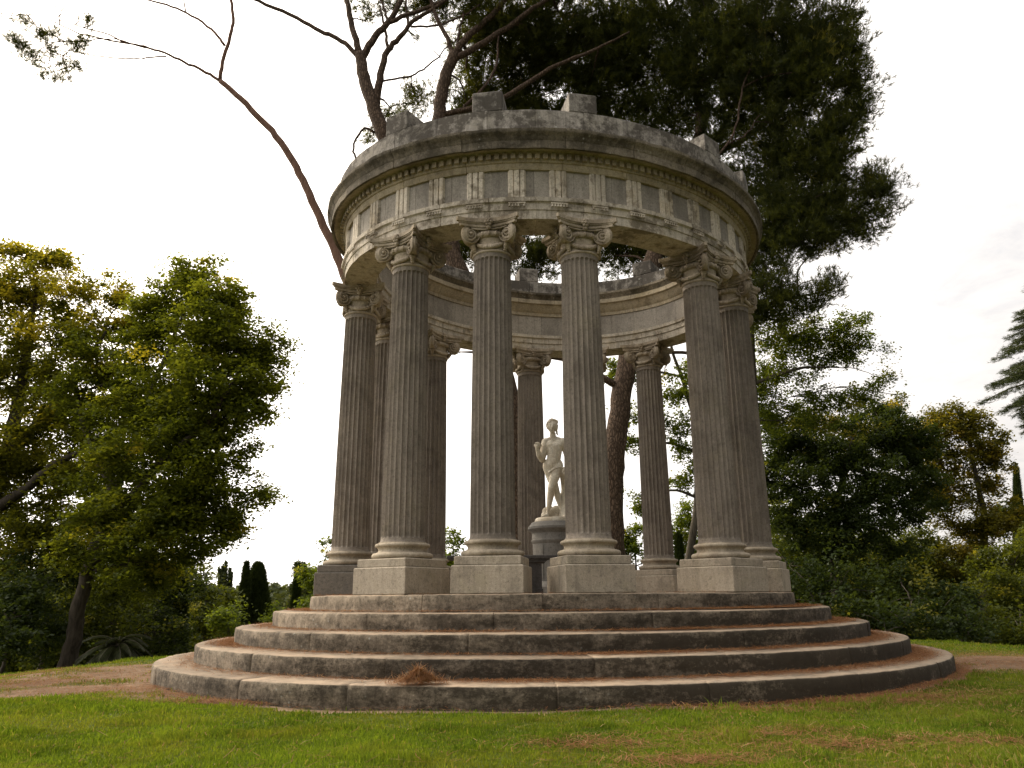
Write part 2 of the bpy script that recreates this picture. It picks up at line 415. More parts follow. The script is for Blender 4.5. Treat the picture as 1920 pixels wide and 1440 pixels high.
def capital_mesh():
    mb = MB(); z0 = HS1
    # astragal, neck, echinus
    prof = [(.352, z0-.01)]+arcprof(.36, z0+.02, .028, -80, 80, 6)+[(.352, z0+.05), (.348, z0+.12), (.352, z0+.24), (.36, z0+.30)]+arcprof(.36, z0+.36, .065, -70, 60, 6)+[(.38, z0+.44), (.36, z0+.52), (.34, z0+.54)]
    mb.lathe(prof, 40)
    # egg and dart on the echinus
    for k in range(20):
        a = 2*PI*k/20; mb.ball((.415*math.cos(a), .415*math.sin(a), z0+.355), (.034, .034, .05), 8, 6)
    # abacus with hollowed sides
    for (za, zb_, hw, cor, dip) in ((z0+.50, z0+.56, .475, .545, .085), (z0+.56, z0+.585, .50, .57, .085), (z0+.585, z0+.662, .52, .60, .085)):
        pts = []
        for f in range(4):
            for k in range(13):
                u = -1+2*k/12
                x = u*(cor-.035); d = hw-dip*(1-u*u)+(cor-hw)*u*u*0+ (cor-hw)*(abs(u)**3)
                ang = f*PI/2
                pts.append((x*math.cos(ang)+d*math.sin(ang), x*math.sin(ang)-d*math.cos(ang)))
        n = len(pts)
        V = [(x, y, za) for x, y in pts]+[(x, y, zb_) for x, y in pts]
        Fs = [tuple(range(n-1, -1, -1)), tuple(range(n, 2*n))]+[(i, (i+1) % n, n+(i+1) % n, n+i) for i in range(n)]
        mb.add(V, Fs)
    # volutes: on each face two scrolls flaring outward to the corners
    zc = z0+.35
    for f in range(4):
        fr = Matrix.Rotation(f*PI/2, 4, 'Z')
        for sgn in (-1, 1):
            T = fr @ Matrix.Translation((sgn*.34, -.43, zc)) @ Matrix.Rotation(-sgn*math.radians(27), 4, 'Z')
            def tr(pts): return [tuple(T @ Vector(p)) for p in pts]
            # drum of the scroll
            nn = 26; R = .178; V = []; Fs = []
            ring = [(R*.75, .10), (R, .05), (R, -.008), (R*.95, -.014), (R*.9, .045), (R*.5, .045)]
            for (rr, yy) in ring:
                V += [(rr*math.cos(2*PI*i/nn), yy, rr*math.sin(2*PI*i/nn)*1.06) for i in range(nn)]
            for k in range(len(ring)-1):
                Fs += [(k*nn+i, k*nn+(i+1) % nn, (k+1)*nn+(i+1) % nn, (k+1)*nn+i) for i in range(nn)]
            Fs += [tuple((len(ring)-1)*nn+i for i in range(nn)), tuple(i for i in range(nn-1, -1, -1))]
            mb.add(np.array(tr(V)), Fs)
            # spiral ridge
            P = []; Rr = []
            for k in range(44):
                th = PI/2-sgn*0-k/43*2*PI*2.25; q = math.exp(-k/43*1.65)
                rr = R*.92*q
                P.append((-sgn*rr*math.cos(th)*-1, (.02-.045*(k/43)), rr*math.sin(th)*1.05)); Rr.append(.017*q+.0075)
            mb.tube(tr(P), Rr, 6)
            mb.ball(tuple(T @ Vector((0, -.035, 0))), .026, 8, 6)
            # channel leading to the scroll over the echinus
            Q = [(-sgn*.36, -.14, .165), (-sgn*.24, -.09, .14), (-sgn*.11, -.03, .155), (0, .0, .17)]
            mb.tube(tr(Q), [.022]*4, 6); mb.tube(tr([(x, y, z-.05) for x, y, z in Q]), [.016]*4, 6)
        # flower in the middle of the abacus and tongue below it
        for k in range(7):
            a = 2*PI*k/6
            p = (0, -.485, z0+.565) if k == 6 else (.052*math.cos(a), -.465, z0+.565+.058*math.sin(a))
            mb.ball(tuple(fr @ Vector(p)), .034, 8, 6)
        mb.ball(tuple(fr @ Vector((0, -.43, z0+.47))), (.05, .05, .06), 8, 6)
        # husks hanging under the scrolls and the festoon between them
        for sgn in (-1, 1):
            for k in range(4):
                p = fr @ Vector((sgn*(.31-.01*k), -.33+.012*k, z0+.16-.036*k)); mb.ball(tuple(p), .045-.007*k, 8, 6)
        rr_ = random.Random(f)
        for k in range(15):
            u = -1+2*k/14; a = u*.78
            zz = z0+.085+.125*u*u
            R2 = .372+.018*(1-u*u)
            p = fr @ Vector((R2*math.sin(a), -R2*math.cos(a), zz))
            mb.ball(tuple(p), .034+.014*(1-u*u)*rr_.uniform(.6, 1.3), 8, 6)
    return mb.mesh('capital', M['cap'], True, 40)

me_shaft, me_base, me_ped, me_cap = shaft_mesh(), base_mesh(), pedestal_mesh(), capital_mesh()
COLS = [-112.7, -67.3, -42.9, -21.2, 16.3, 39.1, 66.8, 114.0, 138.0, 160.5, 198.6, 221.0]
for k, deg in enumerate(COLS):
    s = math.radians(deg); x, y = plan(s); rz = nrm(s)+PI/2
    c = bpy.data.objects.new('column', me_shaft); c.location = (float(x), float(y), ZP+.003); c.rotation_euler = (0, 0, rz); link(c, temple)
    for nme, me in (('base', me_base), ('pedestal', me_ped), ('capital', me_cap)):
        q = bpy.data.objects.new(nme, me); link(q, c)
        if nme == 'pedestal' and k == 0:
            q.material_slots[0].link = 'OBJECT'; q.material_slots[0].material = M['metope_dark']; q['label'] = 'darker grey pedestal'

# ------------------------------------------------------------------ entablature
Z = ZP
zz = lambda z: z+Z
mb = MB()
prof = [(.355, 6.868), (.355, 7.045), (.375, 7.055), (.375, 7.19), (.385, 7.2), (.42, 7.215), (.42, 7.30), (.34, 7.302), (-.34, 7.302), (-.40, 7.30), (-.40, 7.22), (-.36, 7.20), (-.36, 7.06), (-.335, 7.05), (-.335, 6.868)]
# blocks break over the columns, with one joint between
cj = sorted(math.radians(d) % (2*PI) for d in COLS)
sweep(mb, [(o, zz(z)) for o, z in prof], cj+[(a+((b-a) % (2*PI))/2) for a, b in zip(cj, cj[1:]+cj[:1])], 330, groove=.014, rough=.006, tones=.10, shift=.004, closed=True, seed=3, rag=.004)
arch = mb.build('architrave', M['lime'], temple, sharp=28)

mb = MB()
prof = [(.33, 7.303), (.33, 7.897), (-.33, 7.897), (-.33, 7.303)]
sweep(mb, [(o, zz(z)) for o, z in prof], joints_at(36, .5, .02, 8), 330, groove=.012, tones=.16, closed=True, seed=4, rag=.004)
frieze = mb.build('frieze', M['metope'], temple, sharp=28)
# triglyphs with their guttae
def triglyph_mesh(variant):
    mb = MB(); r = random.Random(variant)
    W2, Hh = .175, .594
    # three shanks with chamfered channels, as one extruded outline
    prof = [(-W2, 0), (-W2+.03, .045), (-.075, .045), (-.058, .012), (-.041, .045), (.041, .045), (.058, .012), (.075, .045), (W2-.03, .045), (W2, 0)]
    n = len(prof); V = [(x, -d, 0) for x, d in prof]+[(x, -d, Hh) for x, d in prof]
    Fs = [(i, i+1, n+i+1, n+i) for i in range(n-1)]+[tuple(range(n-1, -1, -1)), tuple(range(n, 2*n))]
    mb.add(np.array(V), Fs, r.uniform(-.12, .12))
    mb.box((0, -.105, -.145), (.165, .014, .016), 0, 0, .003)
    for k in range(6):
        if variant == 1 and k in (1, 2): continue
        if variant == 2 and k in (4,): continue
        x = -.14+.056*k
        mb.lathe([(.022, -.215), (.014, -.162)], 8, (x, -.107, 0))
    return mb.mesh('triglyph', M['lime'], True, 25)
tg = [triglyph_mesh(v) for v in range(3)]
NT = 36; ph0 = float(arc_of_s(math.radians(-67)))*NT
for k in range(NT):
    s = float(s_of_arc((k+ph0)/NT)); x, y = plan(s, .332)
    o = bpy.data.objects.new('triglyph', tg[(0, 1, 0, 2, 0, 0)[(k*5) % 6]]); o.location = (float(x), float(y), zz(7.302)); o.rotation_euler = (0, 0, nrm(s)+PI/2); link(o, frieze)

mb = MB()
prof = [(.38, 7.9), (.40, 7.94), (.41, 8.02), (.44, 8.03), (.455, 8.06), (.455, 8.19), (.50, 8.205), (.53, 8.225), (.665, 8.205), (.665, 8.335), (.30, 8.337), (-.30, 8.337), (-.56, 8.335), (-.56, 8.22), (-.50, 8.2), (-.44, 8.10), (-.40, 8.03), (-.36, 7.99), (-.36, 7.9)]
sweep(mb, [(o, zz(z)) for o, z in prof], joints_at(20, .3, .15, 21), 330, groove=.014, rough=.006, tones=.14, shift=.004, closed=True, seed=6, rag=.006)
# dentils under the projecting course
nd = 190
for k in range(nd):
    s = float(s_of_arc(k/nd)); x, y = plan(s, .487)
    mb.box((float(x), float(y), zz(8.127)), (.046, .034, .060), nrm(s)+PI/2, random.uniform(-.12, .12))
cornice = mb.build('cornice', M['cornice'], temple, sharp=28)
mb = MB()
prof = [(.50, 8.339), (.668, 8.339), (.668, 8.17), (.715, 8.165), (.722, 8.17), (.722, 8.33), (.735, 8.345), (.745, 8.38), (.775, 8.43), (.815, 8.46), (.825, 8.48), (.825, 8.535), (.50, 8.58), (-.50, 8.58), (-.62, 8.54), (-.62, 8.48), (-.58, 8.44), (-.54, 8.38), (-.52, 8.339)]
sweep(mb, [(o, zz(z)) for o, z in prof], joints_at(20, .3, .15, 21), 330, groove=.016, rough=.012, tones=.2, shift=.006, closed=True, seed=9, rag=.012)
mb.build('cornice_crown', M['crown'], cornice, sharp=28)
mb = MB()
ATO = .60; ATI = -.10; ATZ = 9.10
prof = [(ATO, 8.56), (ATO, ATZ-.02), (ATO-.03, ATZ), (ATI+.03, ATZ), (ATI, ATZ-.02), (ATI, 8.56)]
sweep(mb, [(o, zz(z)) for o, z in prof], cj+[(a+((b-a) % (2*PI))*.5) for a, b in zip(cj, cj[1:]+cj[:1])], 330, groove=.014, rough=.008, tones=.22, shift=.006, closed=True, seed=13, rag=.006)
attic = mb.build('attic_ring', M['attic'], temple, sharp=28)
for k, deg in enumerate(COLS):
    s = math.radians(deg); x, y = plan(s, (ATO+ATI)/2)
    mb = MB(); r = random.Random(k)
    mb.box((0, 0, .215), (.29+r.uniform(-.01, .01), .33, .215+r.uniform(-.012, .012)), r.uniform(-.02, .02), r.uniform(-.2, .1), .02)
    o = mb.build('merlon', M['attic'], attic, sharp=30); o.location = (float(x), float(y), zz(ATZ-.003)); o.rotation_euler = (0, 0, nrm(s)+PI/2)

# ------------------------------------------------------------------ statue on its round pedestal, dark stone table
YC = 17.7344
PXC = 1041
pc = at(PXC, 1000, YC); SX, SY = pc.x, pc.y
def zc_(py): return zat(PXC, py, YC)
ptop = zc_(981)
def rpx(w): return w/2*YC*cP/F*1.03
ped = empty('statue_pedestal', (SX, SY, ZP+.003))
tag(ped, 'round grey stone pedestal with moulded cap under the white statue', 'pedestal')
h = lambda py: zc_(py)-ZP-.003
mb = MB()
mb.lathe([(rpx(118), 0), (rpx(118), .16), (rpx(112), .19), (rpx(104), .24), (rpx(98), .27)], 48)
mb.build('plinth', M['greystone'], ped)
mb = MB()
mb.lathe([(rpx(84), .272), (rpx(84), h(1020)), (rpx(88), h(1018)), (rpx(90), h(1014)), (rpx(86), h(1011)), (rpx(86), h(1001))], 48)
for k in range(4):                            # raised flat panels on the drum
    a = -PI/2-.95+k*PI/2; R = rpx(84)+.004
    for q in range(6):
        a0 = a-.34+.68*q/6; a1 = a-.34+.68*(q+1)/6
        V = [(r_*math.cos(t_), r_*math.sin(t_), z_) for z_ in (.34, h(1024)) for (r_, t_) in ((R-.02, a0), (R+.012, a0), (R+.012, a1), (R-.02, a1))]
        mb.add(V, [(3, 2, 1, 0), (4, 5, 6, 7), (1, 2, 6, 5), (0, 1, 5, 4), (2, 3, 7, 6)])
mb.build('drum', M['greystone'], ped)
mb = MB()
mb.lathe([(rpx(86), h(1001)+.001), (rpx(90), h(998)), (rpx(97), h(995)), (rpx(101), h(993)), (rpx(101), h(989)), (rpx(96), h(986)), (rpx(86), h(980))], 48)
mb.build('cap', M['greystone'], ped)

tb = empty('stone_table', (0, 0, ZP+.003))
tag(tb, 'low dark stone table with thick slab top between the front columns', 'table')
YT = 15.4
tl, trr = at(838, 1046, YT), at(1044, 1046, YT)
zt_ = zat(1000, 1041, YT)-ZP
tx, tw = (tl.x+trr.x)/2, (trr.x-tl.x)/2; ty = tl.y+.30
mb = MB(); mb.box((tx, ty, zt_-.035), (tw, .34, .035), 0, 0, .012); mb.build('tabletop', M['darkstone'], tb, sharp=30)
for sg in (-1, 1):
    mb = MB(); xx = tx+sg*(tw-.42)
    mb.box((xx, ty, (zt_-.085-.0)/2), (.125, .26, (zt_-.085)/2), 0, 0, .012)
    mb.box((xx, ty, zt_-.115), (.2, .3, .024), 0, 0, .008); mb.box((xx, ty, zt_-.081), (.25, .32, .0095), 0, 0, .003)
    mb.box((xx, ty, .05), (.15, .29, .05), 0, 0, .012)
    mb.build('leg', M['darkstone'], tb, sharp=30)

# statue -----------------------------------------------------------
KS = (zc_(789)-zc_(973))/(855-123)
st = empty('statue', (SX, SY, ptop)); st.rotation_euler = (0, 0, .0)
tag(st, 'white marble nude figure with one raised hand on the round pedestal inside the temple', 'statue')
plz = (905-858)*KS*.72
def sp(X, Yp, d=0.):                          # zoomed photo place -> statue space (d toward the viewer, metres)
    return Vector(((X-322)*KS, -d, (857-Yp)*KS+plz))
def remesh(mb, name, mat, vox, it=2, fac=.5):
    me = mb.mesh('tmp', None, True, None); o = bpy.data.objects.new('tmp', me); COL.objects.link(o)
    md = o.modifiers.new('r', 'REMESH'); md.mode = 'VOXEL'; md.voxel_size = vox; md.use_smooth_shade = True
    sm = o.modifiers.new('s', 'SMOOTH'); sm.iterations = it; sm.factor = fac
    dg = bpy.context.evaluated_depsgraph_get(); dg.update()
    out = bpy.data.meshes.new_from_object(o.evaluated_get(dg)); out.name = name
    bpy.data.objects.remove(o); bpy.data.meshes.remove(me)
    out.materials.clear(); out.materials.append(mat)
    out.polygons.foreach_set('use_smooth', np.ones(len(out.polygons), bool))
    return out
def limb_(mb, pts, n=7):
    for (p, r), (q, s_) in zip(pts, pts[1:]):
        for k in range(n+1):
            t = k/n; c = Vector(p).lerp(Vector(q), t); mb.ball(tuple(c), r+(s_-r)*t, 14, 10)
def statue_body():
    mb = MB(); k = KS; L = limb_
    # pelvis, belly, chest
    L(mb, [(sp(317, 470, .0), 52*k), (sp(322, 430, .02), 52*k), (sp(329, 385, .02), 53*k), (sp(330, 345, .0), 60*k)])
    mb.ball(tuple(sp(288, 470, -.02)), (48*k, 52*k, 56*k)); mb.ball(tuple(sp(348, 468, -.02)), (46*k, 52*k, 54*k))
    mb.ball(tuple(sp(300, 318, .02)), (42*k, 40*k, 44*k)); mb.ball(tuple(sp(358, 318, .02)), (42*k, 40*k, 44*k))
    mb.ball(tuple(sp(303, 322, .105)), (27*k, 18*k, 22*k)); mb.ball(tuple(sp(357, 322, .105)), (27*k, 18*k, 22*k))
    mb.ball(tuple(sp(325, 420, .10)), (28*k, 22*k, 30*k))
    L(mb, [(sp(283, 285, -.01), 28*k), (sp(330, 272, -.02), 30*k), (sp(385, 288, -.01), 28*k)])
    L(mb, [(sp(324, 275, -.01), 25*k), (sp(320, 232, .02), 23*k)])
    # head
    mb.ball(tuple(sp(317, 172, .03)), (39*k, 46*k, 49*k)); L(mb, [(sp(316, 188, .05), 32*k), (sp(315, 208, .075), 21*k)])
    mb.ball(tuple(sp(315, 217, .09)), (12*k, 11*k, 9*k))                      # chin
    L(mb, [(sp(315, 170, .17), 6.5*k), (sp(314, 189, .20), 8*k)], 4)          # nose
    L(mb, [(sp(297, 167, .145), 6*k), (sp(315, 165, .165), 6*k), (sp(333, 167, .145), 6*k)], 4)   # brow
    mb.ball(tuple(sp(301, 175, .145)), (6*k, 5*k, 4.2*k)); mb.ball(tuple(sp(330, 175, .145)), (6*k, 5*k, 4.2*k))  # eyes
    L(mb, [(sp(306, 200, .155), 4*k), (sp(315, 199, .168), 5*k), (sp(324, 200, .155), 4*k)], 3)   # mouth
    mb.ball(tuple(sp(279, 180, .03)), (6*k, 9*k, 14*k)); mb.ball(tuple(sp(356, 180, .03)), (6*k, 9*k, 14*k))       # ears
    # raised arm (viewer's left), bent at the elbow
    L(mb, [(sp(268, 292, .0), 33*k), (sp(254, 350, .01), 30*k), (sp(236, 422, .05), 24*k)])
    L(mb, [(sp(236, 422, .05), 25*k), (sp(216, 398, .13), 23*k), (sp(202, 362, .20), 15*k)])
    L(mb, [(sp(200, 357, .21), 14*k), (sp(199, 337, .235), 16*k)], 4)
    for q, (dx, ln) in enumerate(((-13, 1.), (-5, 1.12), (4, 1.05), (12, .85))):
        a = sp(199+dx, 330, .24+.004*q); b = sp(201+dx, 330-17*ln, .262); c = sp(205+dx*.9, 330-20*ln, .235)
        L(mb, [(a, 5.2*k), (b, 4.6*k), (c, 4.2*k)], 4)
    L(mb, [(sp(211, 346, .22), 5.5*k), (sp(221, 333, .235), 5*k), (sp(220, 322, .235), 4.5*k)], 4)
    # lowered arm (viewer's right), hand resting on the support
    L(mb, [(sp(394, 292, .0), 33*k), (sp(418, 350, -.03), 29*k), (sp(430, 415, -.05), 23*k)])
    L(mb, [(sp(430, 415, -.05), 20*k), (sp(424, 455, .02), 18*k), (sp(408, 492, .10), 12*k)])
    L(mb, [(sp(408, 494, .10), 13*k), (sp(402, 512, .12), 15*k)], 4)
    for q, (dx, ln) in enumerate(((-12, .9), (-4, 1.1), (4, 1.1), (12, .95))):
        L(mb, [(sp(401+dx, 520, .13), 5.2*k), (sp(398+dx, 520+17*ln, .145), 4.6*k), (sp(397+dx, 520+27*ln, .12), 4.2*k)], 4)
    L(mb, [(sp(391, 508, .13), 5.5*k), (sp(383, 521, .15), 5*k), (sp(383, 532, .15), 4.5*k)], 4)
    # legs: weight leg in front crossing, other leg behind
    L(mb, [(sp(345, 480, .02), 45*k), (sp(325, 560, .09), 38*k), (sp(298, 640, .13), 26*k)])
    L(mb, [(sp(298, 640, .13), 26*k), (sp(294, 690, .07), 26*k), (sp(282, 760, .05), 19*k), (sp(267, 825, .05), 13*k)])
    mb.ball(tuple(sp(296, 640, .16)), (18*k, 16*k, 20*k))
    L(mb, [(sp(285, 480, -.02), 44*k), (sp(305, 560, -.02), 38*k), (sp(335, 645, -.03), 26*k)])
    L(mb, [(sp(335, 645, -.03), 25*k), (sp(350, 700, -.09), 25*k), (sp(368, 765, -.08), 18*k), (sp(378, 825, -.06), 13*k)])
    for (fx, d0, dx) in ((264, .05, -28), (382, -.06, 10)):
        L(mb, [(sp(fx, 838, d0), 15*k), (sp(fx+dx*.5, 842, d0+.10), 13*k), (sp(fx+dx, 847, d0+.21), 9*k)])
        L(mb, [(sp(fx, 842, d0), 13*k), (sp(fx+3, 845, d0-.05), 11*k)], 4)
        for q in range(5):
            L(mb, [(sp(fx+dx+(q-2)*5.5, 849, d0+.20-.008*abs(q-1)), 5*k), (sp(fx+dx*1.12+(q-2)*6.5, 851, d0+.25-.014*abs(q-1)), 4.2*k)], 3)
    return remesh(mb, 'body', M['marble'], .0085, 3, .5)
link(bpy.data.objects.new('body', statue_body()), st)
def statue_hair():
    mb = MB(); k = KS; r = random.Random(5)
    for q in range(95):
        a = r.uniform(0, 2*PI); e = r.uniform(-.25, 1.45)
        d = Vector((math.cos(a)*math.cos(e), math.sin(a)*math.cos(e), math.sin(e)))
        if d.y < -.35 and d.z < .42: continue
        p = sp(317, 168, .015)+Vector((d.x*40*k, d.y*46*k, d.z*49*k)); mb.ball(tuple(p), r.uniform(6.5, 10.5)*k, 9, 7)
    for sx, ln in ((350, 8),):
        for q in range(ln):
            p = sp(sx+q*.4+r.uniform(-3, 3), 172+q*8, -.05); mb.ball(tuple(p), r.uniform(7, 9.5)*k, 9, 7)
    mb.ball(tuple(sp(352, 140, .04)), (12*k, 10*k, 17*k)); mb.ball(tuple(sp(284, 146, .05)), (10*k, 9*k, 12*k))
    return remesh(mb, 'hair', M['marble'], .009, 1, .4)
link(bpy.data.objects.new('hair', statue_hair()), st)
def statue_cup():
    mb = MB(); r = random.Random(3)
    c = sp(205, 328, .25)
    for q in range(26):
        d = Vector((r.gauss(0, 1), r.gauss(0, 1), r.gauss(0, 1))).normalized()
        mb.ball(tuple(c+Vector((d.x*22*KS, d.y*18*KS, d.z*13*KS))+Vector((0, .05, .0))), 8*KS, 8, 6)
    return remesh(mb, 'fruit_bunch', M['marble'], .009, 1, .4)
link(bpy.data.objects.new('fruit_bunch', statue_cup()), st)
def statue_drape():
    mb = MB(); k = KS; r = random.Random(9)
    # cloth gathered over the support, falling behind the legs, and a rocky stump
    L = limb_
    L(mb, [(sp(405, 545, -.05), 36*k), (sp(415, 640, -.12), 40*k), (sp(410, 740, -.14), 46*k), (sp(405, 850, -.12), 56*k)])
    for q in range(7):
        x = 372+q*11
        L(mb, [(sp(x-8, 492+4*q, .10), 9*k), (sp(x, 540, .07), 10*k), (sp(x+6, 600+r.uniform(-20, 20), .0), 8*k)], 8)
    L(mb, [(sp(290, 520, .15), 7*k), (sp(325, 500, .165), 7*k), (sp(365, 486, .14), 9*k), (sp(395, 500, .08), 16*k)], 8)
    L(mb, [(sp(290, 520, .155), 10*k), (sp(284, 532, .16), 8*k)], 4)
    for (x, y, d, rr) in ((262, 800, -.14, 30), (255, 830, -.12, 32), (300, 815, -.16, 40), (335, 790, -.16, 34), (330, 840, -.14, 30), (285, 775, -.17, 24), (375, 690, -.17, 26)):
        mb.ball(tuple(sp(x, y, d)), (rr*k, rr*k*.9, rr*k))
    return remesh(mb, 'drapery_support', M['marble'], .011, 2, .5)
link(bpy.data.objects.new('drapery_support', statue_drape()), st)
mb = MB(); mb.lathe([(146*KS, -.002), (148*KS, plz*.25), (144*KS, plz*.8), (136*KS, plz+.005)], 40)
for o_ in (mb.build('plinth', M['marble'], st, sharp=40),): pass
st.scale = (1, 1, 1)

# ------------------------------------------------------------------ ground
def ground_h(x, y):
    x = np.asarray(x, float); y = np.asarray(y, float)
    yy = np.maximum(y, 0.)
    r = np.hypot(x, yy)
    thr = 9.6+2.8/(1+np.exp(-(x-2)*.9))
    t = np.maximum(0, r-thr)
    d = 3.2*(1-np.exp(-(t/13.)**1.6))
    und = .03*np.sin(x*.9+1.3)*np.sin(y*.7)+.02*np.sin(x*2.1)*np.cos(y*1.7)
    side = np.where(y < 0, np.maximum(0, x-5)*.0, 0)
    return -d-.012+und*.7+side
def terrain():
    def axis(lo, hi, near0, near1, fine, grow=1.22):
        a = list(np.arange(near0, near1, fine)); st_ = fine; p = near1
        b = []
        while p < hi: b.append(p); st_ *= grow; p += st_
        st_ = fine; p = near0-fine; c = []
        while p > lo: c.append(p); st_ *= grow; p -= st_
        return np.array(sorted(c)+a+b)
    X = axis(-900, 900, -16, 18, .25); Y = axis(-120, 1800, -16, 16, .25)
    gx, gy = np.meshgrid(X, Y, indexing='ij')
    V = np.stack([gx, gy, ground_h(gx, gy)], -1).reshape(-1, 3)
    n, m = len(X), len(Y)
    i, j = np.meshgrid(np.arange(n-1), np.arange(m-1), indexing='ij')
    Fa = np.stack([i*m+j, (i+1)*m+j, (i+1)*m+j+1, i*m+j+1], -1).reshape(-1, 4)
    mt, nt = new_mat('lawn_soil'); k = N(nt)
    pos = k('ShaderNodeNewGeometry').outputs['Position']
    n1, n2, n3 = k.noise(pos, .7, 5, .65), k.noise(pos, 4, 5, .7), k.noise(pos, 35, 3, .7)
    soil = k.mix(k.ramp(n2, .3, .7), (.17, .118, .075), (.36, .26, .175))
    soil = k.mix(k.ramp(n3, .4, .7, 0, .5), soil, (.10, .065, .04))
    grass = k.mix(k.ramp(n2, .3, .7), (.055, .075, .010), (.10, .12, .018))
    at_ = k('ShaderNodeAttribute', attribute_name='tone').outputs['Fac']
    f = k.math('ADD', at_, k.math('MULTIPLY', k.math('SUBTRACT', n2, .5), .9))
    col = k.mix(k.ramp(f, .35, .65), grass, soil)
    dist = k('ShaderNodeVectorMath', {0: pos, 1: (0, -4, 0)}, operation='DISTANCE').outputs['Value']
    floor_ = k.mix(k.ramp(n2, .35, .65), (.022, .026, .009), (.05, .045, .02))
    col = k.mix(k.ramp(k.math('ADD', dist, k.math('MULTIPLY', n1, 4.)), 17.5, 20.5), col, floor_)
    bp = k('ShaderNodeBump', {'Height': k.math('ADD', n3, n2), 'Strength': .7, 'Distance': .04})
    b = k('ShaderNodeBsdfPrincipled', {'Base Color': col, 'Roughness': 1., 'Normal': bp.outputs[0], 'Specular IOR Level': .1})
    k('ShaderNodeOutputMaterial', {'Surface': b.outputs[0]})
    o = link(bpy.data.objects.new('ground', np_mesh('ground', V, Fa, mt, bare(V[:, 0], V[:, 1]), True)))
    o['kind'] = 'structure'

OUT_A, OUT_B = A5+TREAD*4, B5+TREAD*4
def ell_r(x, y):                              # >1 outside the lowest step
    c, s = math.cos(PHI), math.sin(PHI)
    u, v = x*c+y*s, -x*s+y*c
    return np.hypot(u/OUT_A, v/OUT_B)
def gauss(x, y, c, r):
    return np.exp(-(((x-c[0])/r[0])**2+((y-c[1])/r[1])**2))
P_ = lambda px, py: (lambda Yd: (at(px, py, Yd).x, CAM[1]+Yd))(1.345*F*1.075/max(8, py-1110+ (960-px)*-.008))
def _pt(px, py, rx, ry):
    v = on_level(px, py, 0.); return ((v.x, v.y), (rx, ry))
DL = [_pt(230, 1262, 1.7, 1.3), _pt(120, 1275, 1.7, .9), _pt(30, 1282, 1.5, .7), _pt(330, 1295, 1.2, .6), _pt(430, 1318, .9, .25), _pt(-60, 1285, 1.4, .7), _pt(200, 1288, 2.0, 1.0), _pt(60, 1298, 1.6, .7), _pt(350, 1306, 1.2, .5), _pt(250, 1250, 1.6, 1.6), _pt(90, 1262, 1.4, 1.0)]
DR = [_pt(1835, 1243, 1.9, 1.7), _pt(1910, 1236, 2.2, 2.0), _pt(1560, 1308, 1.3, .35), _pt(1690, 1290, 1.0, .5), _pt(1400, 1330, .9, .16), _pt(1120, 1395, .45, .22), _pt(1420, 1375, .7, .2), _pt(1560, 1400, .5, .2), _pt(1780, 1390, .8, .25), _pt(1300, 1425, .5, .18)]
def bare(x, y):
    v = np.zeros_like(x, dtype=float)
    for c, r in DL: v = np.maximum(v, 1.0*gauss(x, y, c, r)*(.38+.9*vnoise(x, y, 1.7, 8)))
    for c, r in DR[:2]: v = np.maximum(v, (.5+.8*vnoise(x, y, 1.4, 9))*gauss(x, y, c, r))
    for c, r in DR[2:]: v = np.maximum(v, .36*vnoise(x, y, 1.6, 10)*gauss(x, y, c, r))
    e = ell_r(x, y); v = np.maximum(v, np.where(e < 1.035, .75, 0))
    return np.clip(v, 0, 1)
_defer = 1

# ---- lawn blades
def vnoise(x, y, s, seed=0.):
    """smooth value noise on arrays"""
    x = x*s+seed*17.3; y = y*s+seed*9.1
    xi, yi = np.floor(x).astype(int), np.floor(y).astype(int); fx, fy = x-xi, y-yi
    fx = fx*fx*(3-2*fx); fy = fy*fy*(3-2*fy)
    hsh = lambda a, b: ((np.sin(a*127.1+b*311.7)*43758.5453) % 1)
    return (hsh(xi, yi)*(1-fx)+hsh(xi+1, yi)*fx)*(1-fy)+(hsh(xi, yi+1)*(1-fx)+hsh(xi+1, yi+1)*fx)*fy
terrain()
def blades(x, y, hgt, wid, tone, lean=.5):
    n = len(x); z = ground_h(x, y)-.01
    a = rng.uniform(0, 2*PI, n); b = rng.uniform(0, 2*PI, n)
    dx, dy = np.cos(a)*wid/2, np.sin(a)*wid/2
    l = rng.uniform(.1, 1, n)*lean
    lx, ly = np.cos(b)*l, np.sin(b)*l
    V = np.zeros((n, 5, 3))
    V[:, 0] = np.c_[x-dx, y-dy, z]; V[:, 1] = np.c_[x+dx, y+dy, z]
    mx, my, mz = x+lx*hgt*.35, y+ly*hgt*.35, z+hgt*.6
    V[:, 2] = np.c_[mx+dx*.8, my+dy*.8, mz]; V[:, 3] = np.c_[mx-dx*.8, my-dy*.8, mz]
    V[:, 4] = np.c_[x+lx*hgt, y+ly*hgt, z+hgt*(1-.25*l)]
    i = np.arange(n)*5
    Q = np.c_[i, i+1, i+2, i+3]; T = np.c_[i+3, i+2, i+4]
    return V.reshape(-1, 3), Q, T, np.repeat(tone, 5)
